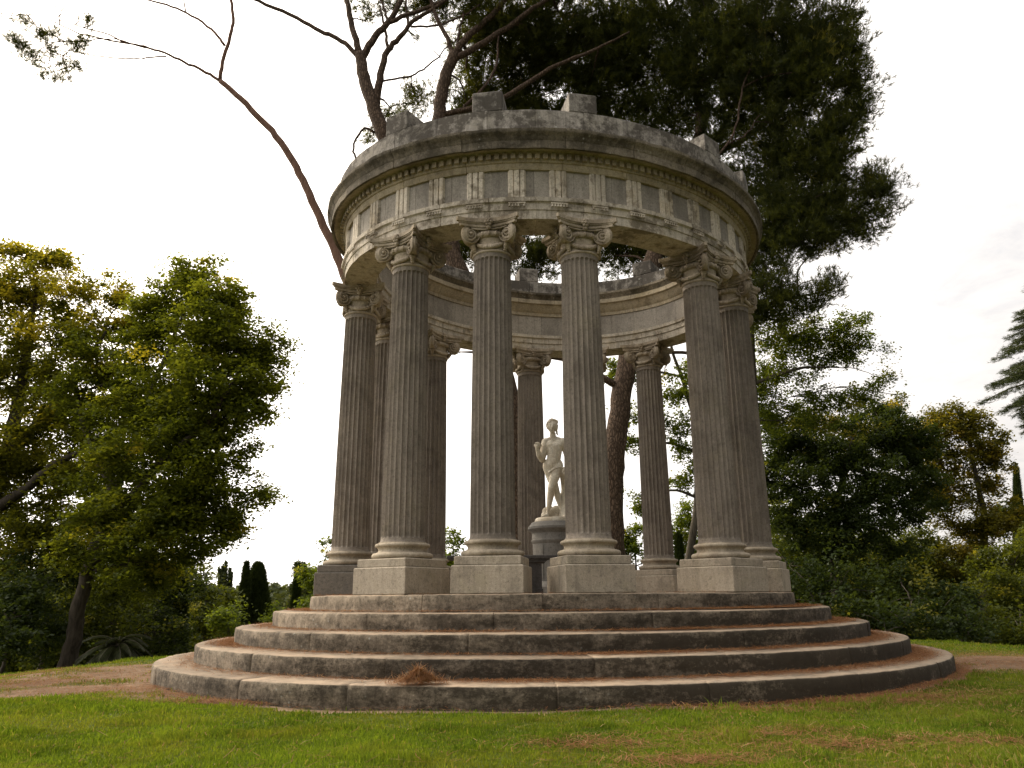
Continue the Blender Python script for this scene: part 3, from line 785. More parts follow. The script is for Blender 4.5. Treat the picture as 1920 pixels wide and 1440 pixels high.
def lawn():
    xs, ys = [], []
    # density falls with distance from the camera
    for (y0, y1, dens) in ((-13.6, -11.2, 5200), (-11.2, -8.6, 3400), (-8.6, -5, 2000), (-5, 0, 1000), (0, 7, 420)):
        x0, x1 = -14., 15.5
        d0 = y1-CAM[1]; hw = .70*d0+1.0
        x0, x1 = max(x0, CAM[0]-hw), min(x1, CAM[0]+hw)
        n = int((x1-x0)*(y1-y0)*dens)
        xs.append(rng.uniform(x0, x1, n)); ys.append(rng.uniform(y0, y1, n))
    x, y = np.concatenate(xs), np.concatenate(ys)
    e = ell_r(x, y); bn = bare(x, y)
    keep = (e > 1.0) & (rng.uniform(0, 1, len(x)) > bn*1.25+ .45*np.clip(vnoise(x, y, 1.7, 3)-.5, 0, 1)) & ((y < 0) | (np.abs(x) > 5.5))
    keep &= abs(x-CAM[0]) < .70*(y-CAM[1])+1.0
    x, y = x[keep], y[keep]; n = len(x); e = e[keep]; bn = bn[keep]
    nz = vnoise(x, y, .9, 1)*.5+vnoise(x, y, 3.1, 2)*.3+vnoise(x, y, 9., 4)*.2
    h = (.022+.042*nz)*rng.uniform(.45, 1.45, n)*(1+.9*np.clip((vnoise(x, y, 2.3, 21)-.62)/.2, 0, 1))*(1+1.1*np.exp(-((e-1.02)/.03)**2)*rng.uniform(0, 1, n))*(1-.5*bn)
    tone = np.clip(-.12+1.05*nz+rng.normal(0, .22, n), 0, 1)
    dry = rng.uniform(0, 1, n) < (.025+.10*(x > 1)*vnoise(x, y, .8, 7)+.25*bn)
    tone[dry] = rng.uniform(1.3, 2, dry.sum())
    d = np.hypot(x-CAM[0], y-CAM[1])
    V, Q, T, tn = blades(x, y, h, .0048+.0006*d, tone, .75)
    o = link(bpy.data.objects.new('lawn_grass', np_mesh('lawn_grass', V, [Q, T], M['grass'], tn)))
    tag(o, 'short green lawn grass in front of and around the temple steps', 'grass', None, 'stuff')
lawn()

# ---- fallen pine needles
def needle_mesh(x, y, z, ln, wid, lift, tone):
    n = len(x); a = rng.uniform(0, 2*PI, n); p = rng.normal(0, 1, n)*lift
    dx, dy, dz = np.cos(a)*ln/2, np.sin(a)*ln/2, np.abs(p)*ln
    wx, wy = -np.sin(a)*wid/2, np.cos(a)*wid/2
    bend = rng.normal(0, .12, n)*ln
    V = np.zeros((n, 6, 3))
    V[:, 0] = np.c_[x-dx-wx, y-dy-wy, z]; V[:, 1] = np.c_[x-dx+wx, y-dy+wy, z]
    bx, by = -np.sin(a)*bend, np.cos(a)*bend
    V[:, 2] = np.c_[x+bx+wx, y+by+wy, z+dz*.6]; V[:, 3] = np.c_[x+bx-wx, y+by-wy, z+dz*.6]
    V[:, 4] = np.c_[x+dx+wx*.5, y+dy+wy*.5, z+dz]; V[:, 5] = np.c_[x+dx-wx*.5, y+dy-wy*.5, z+dz]
    i = np.arange(n)*6
    return V.reshape(-1, 3), np.r_[np.c_[i, i+1, i+2, i+3], np.c_[i+3, i+2, i+4, i+5]], np.repeat(tone, 6)
def litter():
    X, Y, Zz = [], [], []
    for i in range(4):                        # on the treads, thick at the back of each
        A, B = A5+TREAD*(4-i), B5+TREAD*(4-i)
        n = 34000
        s = rng.uniform(-1.9, 1.9, n)-PHI
        px, py = plan(s, 0, A, B)
        dens = .16+1.5*np.clip(vnoise(px, py, .55, 5+i)-.42, 0, 1)+.5*np.clip((px+1)/6, 0, 1)
        back = rng.uniform(0, 1, n)**(.35)
        off = -.05-(TREAD-.07)*back
        k = rng.uniform(0, 1, n) < dens
        x, y = plan(s[k], off[k], A, B)
        X.append(x); Y.append(y); Zz.append(np.full(len(x), RISER*(i+1)+.008)+rng.uniform(0, .015, len(x)))
    s = rng.uniform(-1.7, 1.7, 5000)-PHI; x, y = plan(s, -.05-rng.uniform(0, .4, 5000), A5, B5)
    k = rng.uniform(0, 1, 5000) < .3; X.append(x[k]); Y.append(y[k]); Zz.append(np.full(k.sum(), ZP+.008))
    def patch(c, r, n):
        x = rng.normal(c[0], r[0]*.6, n); y = rng.normal(c[1], r[1]*.6, n); k = ell_r(x, y) > 1.0
        X.append(x[k]); Y.append(y[k]); Zz.append(ground_h(x[k], y[k])+.012+rng.uniform(0, .03, k.sum()))
    for (c, r) in DR: patch(c, (r[0]*1.5, r[1]*1.5), 6500 if r[0] > 1.25 else 650)
    for (c, r) in DL: patch(c, r, 1200)
    s = rng.uniform(-1.6, 1.9, 16000)-PHI; off = np.abs(rng.normal(0, .16, 16000)); x, y = plan(s, off, OUT_A, OUT_B)
    k = rng.uniform(0, 1, 16000) < np.clip(.05+.8*np.clip((x-0)/5, 0, 1), 0, 1); X.append(x[k]); Y.append(y[k]); Zz.append(ground_h(x[k], y[k])+.012+rng.uniform(0, .04, k.sum()))
    n = 26000; x = rng.uniform(-7, 11, n); y = rng.uniform(-13.3, -6, n); k = (ell_r(x, y) > 1.02) & (rng.uniform(0, 1, n) < .08+.6*np.clip((x+1)/5, 0, 1)*vnoise(x, y, .8, 7))
    X.append(x[k]); Y.append(y[k]); Zz.append(ground_h(x[k], y[k])+.03+rng.uniform(0, .03, k.sum()))
    x, y, z = map(np.concatenate, (X, Y, Zz)); n = len(x)
    V, Q, t = needle_mesh(x, y, z, rng.uniform(.08, .19, n), .0055, .12, rng.uniform(0, 1.2, n)+(rng.uniform(0, 1, n) < .12)*.8)
    o = link(bpy.data.objects.new('fallen_needles', np_mesh('fallen_needles', V, Q, M['needles'], t)))
    tag(o, 'reddish brown fallen pine needles strewn on the step treads and the grass', 'pine needles', None, 'stuff')
    # the heap on the lowest tread
    c = on_level(784, 1284, RISER)
    n = 2600; r = np.abs(rng.normal(0, 1, n)); a = rng.uniform(0, 2*PI, n)
    x = c.x+r*.18*np.cos(a); y = c.y+.05+r*.10*np.sin(a); z = RISER+.01+(.09+.10*vnoise(x, y, 9., 31))*np.exp(-(r*.8)**2)*rng.uniform(.1, 1, n)
    V, Q, t = needle_mesh(x, y, z, rng.uniform(.09, .2, n), .005, .33, rng.uniform(.2, 1.5, n))
    o = link(bpy.data.objects.new('needle_heap', np_mesh('needle_heap', V, Q, M['needles'], t)))
    tag(o, 'small heap of red brown pine needles on the lowest step', 'needle heap')
litter()
# fallen twig by the lowest step
mb = MB(); p = on_level(612, 1312, .03)
mb.tube([p+Vector(v) for v in ((-.10, .02, .01), (-.03, 0, .02), (.05, -.02, .0), (.13, .01, -.02))], [.006, .008, .007, .004], 6)
mb.tube([p+Vector(v) for v in ((-.03, 0, .02), (-.05, .02, .07), (.01, .03, .1))], [.006, .005, .003], 6)
mb.tube([p+Vector(v) for v in ((.05, -.02, 0), (.10, -.04, .04))], [.005, .003], 6)
tag(mb.build('fallen_twig', M['twig']), 'pale dry forked twig lying in the grass by the lowest step', 'twig')

# ------------------------------------------------------------------ trees
def catmull(P, R, sub=6):
    P = [Vector(p) for p in P]; out = []; rr = []
    Q = [P[0]*2-P[1]]+P+[P[-1]*2-P[-2]]
    for i in range(len(P)-1):
        p0, p1, p2, p3 = Q[i:i+4]
        for k in range(sub):
            t = k/sub
            out.append(.5*((2*p1)+(p2-p0)*t+(2*p0-5*p1+4*p2-p3)*t*t+(3*p1-p0-3*p2+p3)*t**3)); rr.append(R[i]+(R[i+1]-R[i])*t)
    out.append(P[-1]); rr.append(R[-1])
    return out, rr

def leaf_rhombs(C, L, W, up=.5, droop=0.):
    n = len(C)
    nn = rng.normal(0, 1, (n, 3)); nn[:, 2] = np.abs(nn[:, 2])+up*2; nn /= np.linalg.norm(nn, axis=1)[:, None]
    a = rng.normal(0, 1, (n, 3)); a[:, 2] -= droop; a -= nn*(a*nn).sum(1)[:, None]; a /= np.linalg.norm(a, axis=1)[:, None]+1e-9
    b = np.cross(nn, a)
    L = np.broadcast_to(L, n)[:, None]; W = np.broadcast_to(W, n)[:, None]
    V = np.stack([C-a*L*.5, C+b*W*.5-a*L*.08+nn*W*.12, C+a*L*.5, C-b*W*.5-a*L*.08+nn*W*.12], 1).reshape(-1, 3)
    i = np.arange(n)*4
    return V, np.c_[i, i+1, i+2, i+3]
def needle_tufts(C, D, n=14, L=.2, W=.012, spread=.75):
    m = len(C)
    C = np.repeat(C, n, 0); D = np.repeat(D, n, 0)
    d = D+rng.normal(0, 1, C.shape)*spread; d /= np.linalg.norm(d, axis=1)[:, None]
    st_ = C+D*rng.uniform(-.5, .35, (m*n, 1))*L
    l = L*rng.uniform(.65, 1.15, (m*n, 1))
    w = np.cross(d, rng.normal(0, 1, C.shape)); w /= np.linalg.norm(w, axis=1)[:, None]+1e-9
    V = np.stack([st_-w*W*.5, st_+w*W*.5, st_+d*l], 1).reshape(-1, 3)
    i = np.arange(m*n)*3
    return V, np.c_[i, i+1, i+2]

class Tree:
    def __init__(s, name, label, cat, base, group=None):
        s.root = empty(name, base); tag(s.root, label, cat, group)
        s.base = Vector(base); s.wood = MB(); s.nodes = []; s.cv = []; s.cf = []; s.ct = []; s.n = 0
    def limb(s, P, R, sides=8, jit=.0, sub=5, register=True):
        Q, r = catmull(P, R, sub)
        if jit:
            Q = [Q[0]]+[q+Vector((random.gauss(0, jit), random.gauss(0, jit), random.gauss(0, jit)*.5)) for q in Q[1:-1]]+[Q[-1]]
        s.wood.tube([q-s.base for q in Q], r, sides)
        if register: s.nodes += list(zip(Q, r))
    def reach(s, c, rmin=.02, rmax=.2, sides=6, sag=.15, jit=.03):
        """a limb from the nearest suitable place on the tree to c"""
        best, bd = None, 1e9
        for (q, r) in s.nodes:
            if r < rmin*.9: continue
            d = (c-q).length+max(0, q.z-c.z)*1.5
            if d < bd: bd, best = d, (q, r)
        if best is None: best = s.nodes[-1]
        q, r = best; d = c-q; L = d.length
        if L < .05: return
        r0 = max(rmin*1.2, min(r*.72, rmax, .018*L+rmin))
        m1 = q+d*.35+Vector((random.gauss(0, .07)*L, random.gauss(0, .07)*L, sag*L*.6)); m2 = q+d*.7+Vector((random.gauss(0, .06)*L, random.gauss(0, .06)*L, sag*L*.45))
        s.limb([q, m1, m2, c], [r0, r0*.8, r0*.55, rmin*.8], sides, jit*.5, 4)
    def add(s, V, Fa, tone):
        s.cv.append(V-np.array(s.base)); s.cf.append(Fa+s.n); s.ct.append(tone); s.n += len(V)
    def blob(s, c, r, kind='leaf', dens=1., size=.17, sub=.55, per=70, up=.5, twig=.5, tone=(.5, .18), yellow=0., outer=.42, flat=.6, gap=.0, droop=.0, reach=True):
        c = Vector(c); r = np.array(r, float) if not np.isscalar(r) else np.array([r, r, r*.9], float)
        if reach: s.reach(c)
        ns = max(3, int(dens*(r[0]*r[1]*r[2])**(2/3)/(sub*sub)*3.4))
        u = rng.normal(0, 1, (ns, 3)); u /= np.linalg.norm(u, axis=1)[:, None]
        rad = rng.uniform(0, 1, ns)**outer
        stray = rng.uniform(0, 1, (ns, 1)) < .14
        sc = np.array(c)+u*rad[:, None]*r*np.where(stray, rng.uniform(1.1, 1.36, (ns, 1)), rng.uniform(.8, 1.1, (ns, 1)))
        if gap:
            k = vnoise(sc[:, 0]+sc[:, 1]*.6, sc[:, 2]+sc[:, 1]*.4, .9, 11)*.6+vnoise(sc[:, 0]-sc[:, 1]*.5, sc[:, 2], 1.9, 12)*.4 > gap
            sc, u = sc[k], u[k]; ns = len(sc)
            if ns < 2: return
        for k in range(ns):
            if random.random() < twig*.5:
                p = Vector(sc[k]); q = c+(p-c)*.1
                s.wood.tube([q-s.base, q.lerp(p, .5)+Vector((0, 0, .06))-s.base, p-s.base], [.022, .014, .006], 4, cap=False)
        st_ = tone[0]+rng.normal(0, tone[1], ns)
        ye = rng.uniform(0, 1, ns) < yellow
        st_ = np.where(ye, rng.uniform(1.05, 1.9, ns), np.clip(st_, 0, 1))
        if kind == 'leaf':
            idx = np.repeat(np.arange(ns), per)
            g = rng.normal(0, .5, (len(idx), 3)); g[:, 2] *= flat
            ssz = rng.uniform(.55, 1.35, ns); lsz = rng.uniform(.8, 1.2, ns)
            C = sc[idx]+g*sub*ssz[idx][:, None]
            kk = rng.uniform(0, 1, len(idx)) < np.clip(ssz[idx]**1.5, .25, 1.); C = C[kk]; idx = idx[kk]
            V, Fa = leaf_rhombs(C, size*lsz[idx]*rng.uniform(.5, 1.3, len(C)), size*.72*lsz[idx]*rng.uniform(.5, 1.3, len(C)), up, droop)
            t = np.clip(st_[idx]+rng.normal(0, .14, len(idx)), 0, 2)
            s.add(V, Fa, np.repeat(t, 4))
        else:
            idx = np.repeat(np.arange(ns), per)
            g = rng.normal(0, .5, (len(idx), 3)); g[:, 2] *= flat
            C = sc[idx]+g*sub
            D = u[idx]*.7+np.array([0, 0, .55])+rng.normal(0, .35, (len(idx), 3)); D /= np.linalg.norm(D, axis=1)[:, None]
            V, Fa = needle_tufts(C, D, 13, size, size*.085, .55)
            t = np.clip(st_[idx]+rng.normal(0, .15, len(idx)), 0, 2)
            s.add(V, Fa, np.repeat(t, 39))
    def done(s, bark, leaf):
        if s.wood.n: s.wood.build('trunk', bark, s.root, True, None)
        if s.cv: link(bpy.data.objects.new('crown', np_mesh('crown', np.concatenate(s.cv), np.concatenate(s.cf), leaf, np.concatenate(s.ct))), s.root)

def gz(v): return Vector((v.x, v.y, float(ground_h(v.x, v.y))-.05))
def B(px, py, r, Y, dy=None):
    """crown mass around the photo place: centre and radii in metres"""
    k = r*Y/F*1.0
    return at(px, py, Y), (k, k*(dy or 1.), k*.92)
def base_at(px, Y): 
    v = at(px, 1150, Y); return gz(v)

# ---- left plane trees
def plane_trees():
    Y = 27.
    b = base_at(133, Y); T = Tree('plane_tree', 'tall green broadleaf tree left of the temple with a leaning pale trunk', 'tree', b)
    T.limb([b, at(138, 1200, Y), at(152, 1115, Y), at(182, 1020, Y), at(215, 930, Y+.3), at(250, 830, Y), at(290, 720, Y), at(330, 620, Y)], [.31, .26, .23, .20, .17, .14, .10, .06], 10, .03)
    T.limb([at(182, 1020, Y), at(230, 950, Y-.8), at(300, 870, Y-1.4), at(380, 800, Y-1.6), at(430, 730, Y-1.5)], [.2, .16, .13, .1, .06], 8, .03)
    T.limb([at(215, 930, Y), at(180, 850, Y+1), at(150, 770, Y+1.5), at(140, 680, Y+1.6)], [.18, .14, .1, .05], 8, .03)
    T.limb([at(165, 1065, Y), at(250, 1010, Y-.5), at(340, 960, Y-.8), at(420, 925, Y-.8)], [.13, .1, .07, .04], 7, .03)
    for (px, py, r, dy) in ((375, 545, 62, 0), (330, 560, 60, 1), (420, 590, 60, 0), (380, 620, 80, -1), (310, 640, 70, 1), (450, 660, 62, 0), (490, 665, 45, 0), (400, 710, 85, -1.5), (475, 730, 55, -.5), (320, 740, 85, 0), (250, 720, 60, 1.5), (430, 790, 60, -1),
                            (360, 820, 85, -1.2), (290, 840, 80, -.5), (220, 800, 70, 1), (400, 880, 70, -1), (460, 905, 48, -.6), (490, 930, 28, -.6), (330, 920, 80, -1), (420, 950, 55, -.8), (260, 930, 75, 0), (370, 990, 65, -1), (300, 1010, 60, 0), (420, 1000, 35, -.6), (200, 900, 60, 1), (230, 1020, 60, .5), (150, 740, 60, 1.5), (170, 660, 55, 2), (365, 1035, 40, 0), (310, 1070, 50, 0), (435, 990, 30, -.5), (250, 1080, 45, .5), (200, 1020, 45, -2), (240, 1060, 40, -2), (165, 960, 45, -2), (275, 1000, 50, -2), (120, 1040, 40, -1.5), (510, 640, 30, 0), (515, 690, 26, 0), (495, 770, 30, -.5), (470, 840, 30, -.8), (440, 560, 36, 0), (350, 505, 26, 0), (395, 500, 24, 0), (180, 980, 50, .5), (510, 720, 22, 0), (290, 600, 50, .5), (270, 660, 50, 1), (260, 590, 32, 1), (340, 680, 60, -.5), (420, 650, 55, -.8), (440, 720, 55, -1), (390, 770, 60, -1.2), (330, 790, 60, -1), (250, 770, 55, -.5), (300, 880, 60, -1.2), (380, 920, 55, -1.2), (200, 860, 50, -1), (230, 960, 50, -1.2), (320, 970, 50, -1.2)):
        c, rr = B(px, py, r, Y+dy); T.blob(c, rr, dens=1.5, size=.145, sub=.46, per=140, gap=.26, tone=(.5, .22), yellow=.03, twig=.35)
    T.done(M['planebark'], M['plane'])
    Y = 31.
    b = base_at(-75, Y); T = Tree('plane_tree', 'broadleaf tree at the left edge with yellowing top leaves', 'tree', b)
    T.limb([b, at(-60, 1100, Y), at(-30, 980, Y), at(10, 860, Y), at(40, 720, Y), at(60, 600, Y), at(70, 520, Y)], [.5, .42, .36, .3, .22, .13, .06], 10, .03)
    T.limb([at(-30, 980, Y), at(40, 920, Y-1), at(120, 860, Y-2), at(210, 830, Y-2.4)], [.24, .18, .12, .05], 8, .04)
    T.limb([at(10, 860, Y), at(80, 780, Y-1), at(150, 700, Y-1.6), at(200, 620, Y-1.6)], [.2, .15, .1, .05], 8, .04)
    for (px, py, r, dy, ye) in ((25, 480, 42, 0, .9), (80, 490, 45, 0, .85), (125, 490, 34, 0, .9), (50, 550, 60, 0, .6), (120, 560, 55, -.5, .65), (190, 545, 45, -1, .7), (230, 560, 35, -1, .6), (15, 620, 65, 0, .3), (90, 640, 65, -.5, .3), (170, 620, 60, -1, .3), (225, 620, 40, -1, .25),
                                (40, 720, 75, 0, .08), (130, 720, 70, -1, .08), (200, 690, 55, -1.4, .1), (60, 800, 70, -1, .03), (150, 800, 65, -1.4, .03), (10, 880, 55, -.5, .05), (205, 860, 50, -2, .03), (120, 870, 45, -2, .05), (20, 990, 55, -.5, .1), (60, 1010, 60, -1, .1), (140, 1000, 50, -1, .1), (-20, 700, 80, 0, .1), (70, 900, 60, 0, .05), (150, 930, 55, -.5, .05), (20, 930, 55, .5, .05), (90, 960, 50, 0, .1), (60, 860, 50, 1, .05), (110, 1040, 55, -1, .1), (10, 1060, 60, 0, .1), (230, 760, 50, -1, .05), (160, 870, 50, .5, .05), (-30, 560, 70, 0, .5), (-40, 850, 80, 0, .1)):
        c, rr = B(px, py, r, Y+dy); T.blob(c, rr, dens=1.45, size=.155, sub=.48, per=140, gap=.27, tone=(.5, .22), yellow=ye*.7, twig=.35)
    T.done(M['planebark'], M['plane_y'])
plane_trees()

def shrub(name, label, cat, blobs, mat, base=None, group=None, size=.16, per=50, sub=.45, dens=1., gap=.2, yellow=.03, tone=(.45, .2), trunk=None, bark='bark', up=.4, droop=0., stem=.07, flat=.7):
    px, py, r, Y = blobs[0]
    b = base or base_at(px, Y)
    T = Tree(name, label, cat, b, group)
    if trunk: T.limb([b]+[at(*q) for q in trunk[0]], trunk[1], 8, .03)
    else:
        c = at(px, py, Y); T.limb([b, b.lerp(c, .5)+Vector((.1, 0, 0)), c], [stem, stem*.8, stem*.5], 7, .02)
    for (px, py, r, Y) in blobs:
        c, rr = B(px, py, r, Y)
        T.blob(c, rr, dens=dens*1.5, size=size*.95, sub=sub*.9, per=int(per*1.75), gap=gap*.95, yellow=yellow, tone=tone, twig=.3, up=up, droop=droop, flat=flat)
    T.done(M[bark], M[mat])

G_L = 'shrubs under the left trees'
shrub('shrub', 'dark leafy undergrowth bush at the far left edge', 'shrub', [(15, 1160, 60, 26), (-30, 1120, 70, 27), (40, 1105, 50, 27), (20, 1210, 40, 25)], 'darkleaf', group=G_L, size=.15)
shrub('shrub', 'dark bush just left of the leaning pale trunk', 'shrub', [(85, 1150, 50, 29), (70, 1080, 55, 30), (100, 1200, 45, 28), (110, 1060, 50, 30)], 'darkleaf', group=G_L, size=.15)
shrub('shrub', 'green bush just right of the leaning pale trunk', 'shrub', [(215, 1110, 60, 30), (180, 1060, 45, 31), (260, 1080, 55, 31), (205, 1170, 45, 29), (300, 1060, 45, 31)], 'olive', group=G_L, size=.15, tone=(.3, .2))
shrub('shrub', 'dark bush behind the small palm', 'shrub', [(290, 1150, 50, 33), (330, 1100, 50, 34), (250, 1190, 45, 32), (320, 1190, 40, 32)], 'darkleaf', group=G_L, size=.15)
shrub('shrub', 'tall green bush left of the clipped cypress', 'shrub', [(385, 1125, 36, 40), (400, 1165, 38, 40), (365, 1090, 34, 41), (360, 1170, 40, 39), (425, 1130, 26, 42)], 'olive', group=G_L, size=.2, sub=.55, tone=(.35, .2))
shrub('shrub', 'yellow green low bush against the clipped cypress', 'shrub', [(428, 1175, 24, 38), (415, 1160, 22, 38), (436, 1150, 18, 39)], 'bright', group=G_L, size=.16)
shrub('shrub', 'light green bushes beside the thin cypress near the platform', 'shrub', [(520, 1158, 18, 46), (545, 1160, 18, 45), (512, 1168, 14, 44), (580, 1152, 26, 45)], 'bright', size=.2, group=G_L)
shrub('tree', 'bright green tree showing left of the outermost column', 'tree', [(600, 1090, 34, 42), (612, 1045, 24, 42), (590, 1125, 34, 41), (622, 1020, 20, 42), (578, 1080, 20, 42), (640, 1060, 40, 42)], 'bright', size=.18, dens=.9, gap=.3)
shrub('tree', 'bright green tree seen low between two left columns', 'tree', [(850, 1030, 26, 44), (835, 1060, 30, 44), (862, 1060, 30, 44), (842, 1005, 14, 44)], 'bright', size=.18, dens=.8, gap=.3)

def cypress(name, label, px, ytop, ybot, w, Y, lean=0., mat='cypress', blunt=.0, dens=1.):
    b = base_at(px, Y); top = at(px+lean, ytop, Y)
    T = Tree(name, label, 'cypress')if False else Tree(name, label, 'cypress', b)
    H = top.z-b.z; R = w/2*Y/F
    T.limb([b, b+Vector((0, 0, H*.4)), Vector((top.x, top.y, b.z+H*.9))], [R*.25, R*.18, .02], 7)
    n = int(9000*dens*max(.5, R*H/4))
    t = rng.uniform(0, 1, n); a = rng.uniform(0, 2*PI, n)
    prof = np.where(t < .25, .75+t, 1.)*np.clip((1-t)/(1-.30 if blunt else .85), 0, 1)**(.42 if blunt else .75)
    lump = .82+.3*vnoise(a*2.2, t*9, 1., px)
    rr = R*prof*lump*rng.uniform(.72, 1.06, n)
    ax = b.x+(top.x-b.x)*t; ay = b.y+(top.y-b.y)*t
    C = np.c_[ax+rr*np.cos(a), ay+rr*np.sin(a), b.z+.1+H*t]
    D = np.c_[np.cos(a)*.35, np.sin(a)*.35, np.ones(n)]; D /= np.linalg.norm(D, axis=1)[:, None]
    V, Fa = needle_tufts(C, D, 5, .26, .07, .35)
    T.add(V, Fa, np.repeat(np.clip(rng.normal(.45, .25, n), 0, 1.4), 15))
    T.done(M['bark'], M[mat])
cypress('cypress', 'thin pointed dark cypress touching the broad clipped cypress', 456, 1062, 1180, 32, 46, 6)
cypress('cypress', 'broad rounded clipped dark cypress left of the platform', 487, 1063, 1178, 54, 47, -3, blunt=1.)
cypress('cypress', 'thin dark cypress standing near the platform edge before the bright tree', 553, 1070, 1150, 24, 46, 5)
cypress('cypress', 'dark slim cypress under the left plane tree', 338, 1050, 1215, 36, 34, 4)
def poplar():
    Y = 85.; b = base_at(420, Y); T = Tree('poplar', 'far grey green poplar with upright stems above the left bushes', 'tree', b)
    for (dx, yt, w) in ((-9, 1066, 4), (-2, 1062, 4), (4, 1054, 5), (12, 1066, 4), (15, 1075, 3)):
        top = at(420+dx, yt, Y); T.limb([b, b.lerp(top, .5)+Vector((dx*.03, 0, 0)), top], [.25, .15, .04], 6)
        n = 1000; t = rng.uniform(.3, 1, n); w_ = w*Y/F*.55*(1.15-t*.7)
        C = np.array([b.lerp(top, float(q)) for q in t])+rng.normal(0, 1, (n, 3))*w_[:, None]*np.array([1, 1, 1.4])
        V, Fa = leaf_rhombs(C, .34, .24, .2); T.add(V, Fa, np.repeat(np.clip(rng.normal(.4, .2, n), 0, 1), 4))
    T.done(M['bark'], M['far'])
poplar()
def conifer_far():
    Y = 70.; b = base_at(566, Y); T = Tree('conifer', 'grey green distant conifer with stepped branches behind the thin cypress', 'tree', b)
    top = at(566, 1058, Y); T.limb([b, b.lerp(top, .5), top], [.3, .2, .05], 7); H = top.z-b.z
    for k in range(16):
        t = .25+.75*k/15
        for q in range(5):
            a = rng.uniform(0, 2*PI); L = 2.1*(1.12-t)+.3; p = b.lerp(top, t)
            tip = p+Vector((math.cos(a)*L, math.sin(a)*L, -.1))
            T.wood.tube([p-b, tip-b], [.04, .015], 4)
            n = 60; u = rng.uniform(.25, 1, n)[:, None]
            C = np.array(p)+(np.array(tip)-np.array(p))*u+rng.normal(0, .16, (n, 3))
            V, Fa = leaf_rhombs(C, .4, .16, 1.); T.add(V, Fa, np.repeat(np.clip(rng.normal(.4, .2, n), 0, 1), 4))
    T.done(M['bark'], M['cedar'])
conifer_far()
def palm():
    Y = 25.5; b = base_at(228, Y); T = Tree('palm', 'low grey green palm with arching fronds below the left trees', 'palm', b)
    c = b+Vector((0, 0, .8)); T.limb([b, b+Vector((0, 0, .4)), c], [.2, .19, .16], 9)
    for k in range(44):
        a = rng.uniform(0, 2*PI); e = rng.uniform(-.3, 1.35); L = rng.uniform(.8, 1.35)
        P = []
        for q in range(9):
            t = q/8; P.append(c+Vector((math.cos(a)*L*t*math.cos(e*(1-.5*t)), math.sin(a)*L*t*math.cos(e*(1-.5*t)), L*(t*math.sin(e)-.75*t*t))))
        T.wood.tube([p-b for p in P], np.linspace(.016, .004, 9), 4)
        n = 60; u = np.linspace(.15, 1, n); Pn = np.array([tuple(p) for p in P]); Cc = np.stack([np.interp(u*8, np.arange(9), Pn[:, i]) for i in range(3)], 1)
        tang = np.gradient(Cc, axis=0); tang /= np.linalg.norm(tang, axis=1)[:, None]
        side = np.cross(tang, [0, 0, 1]); side /= np.linalg.norm(side, axis=1)[:, None]+1e-9
        for sg in (-1, 1):
            l = .30*np.sin(np.clip(u*1.1, 0, 1)*PI*.9+.15)[:, None]
            tip = Cc+side*sg*l*.8+tang*l*.6+np.array([0, 0, -.08]); w = tang*.016
            V = np.stack([Cc-w, Cc+w, tip], 1).reshape(-1, 3); i = np.arange(n)*3
            Fq = np.c_[i, i+1, i+2]
            T.add(V, Fq, np.repeat(np.clip(rng.normal(.5, .25, n), 0, 1.5), 3))
    T.done(M['bark'], M['palm'])
palm()

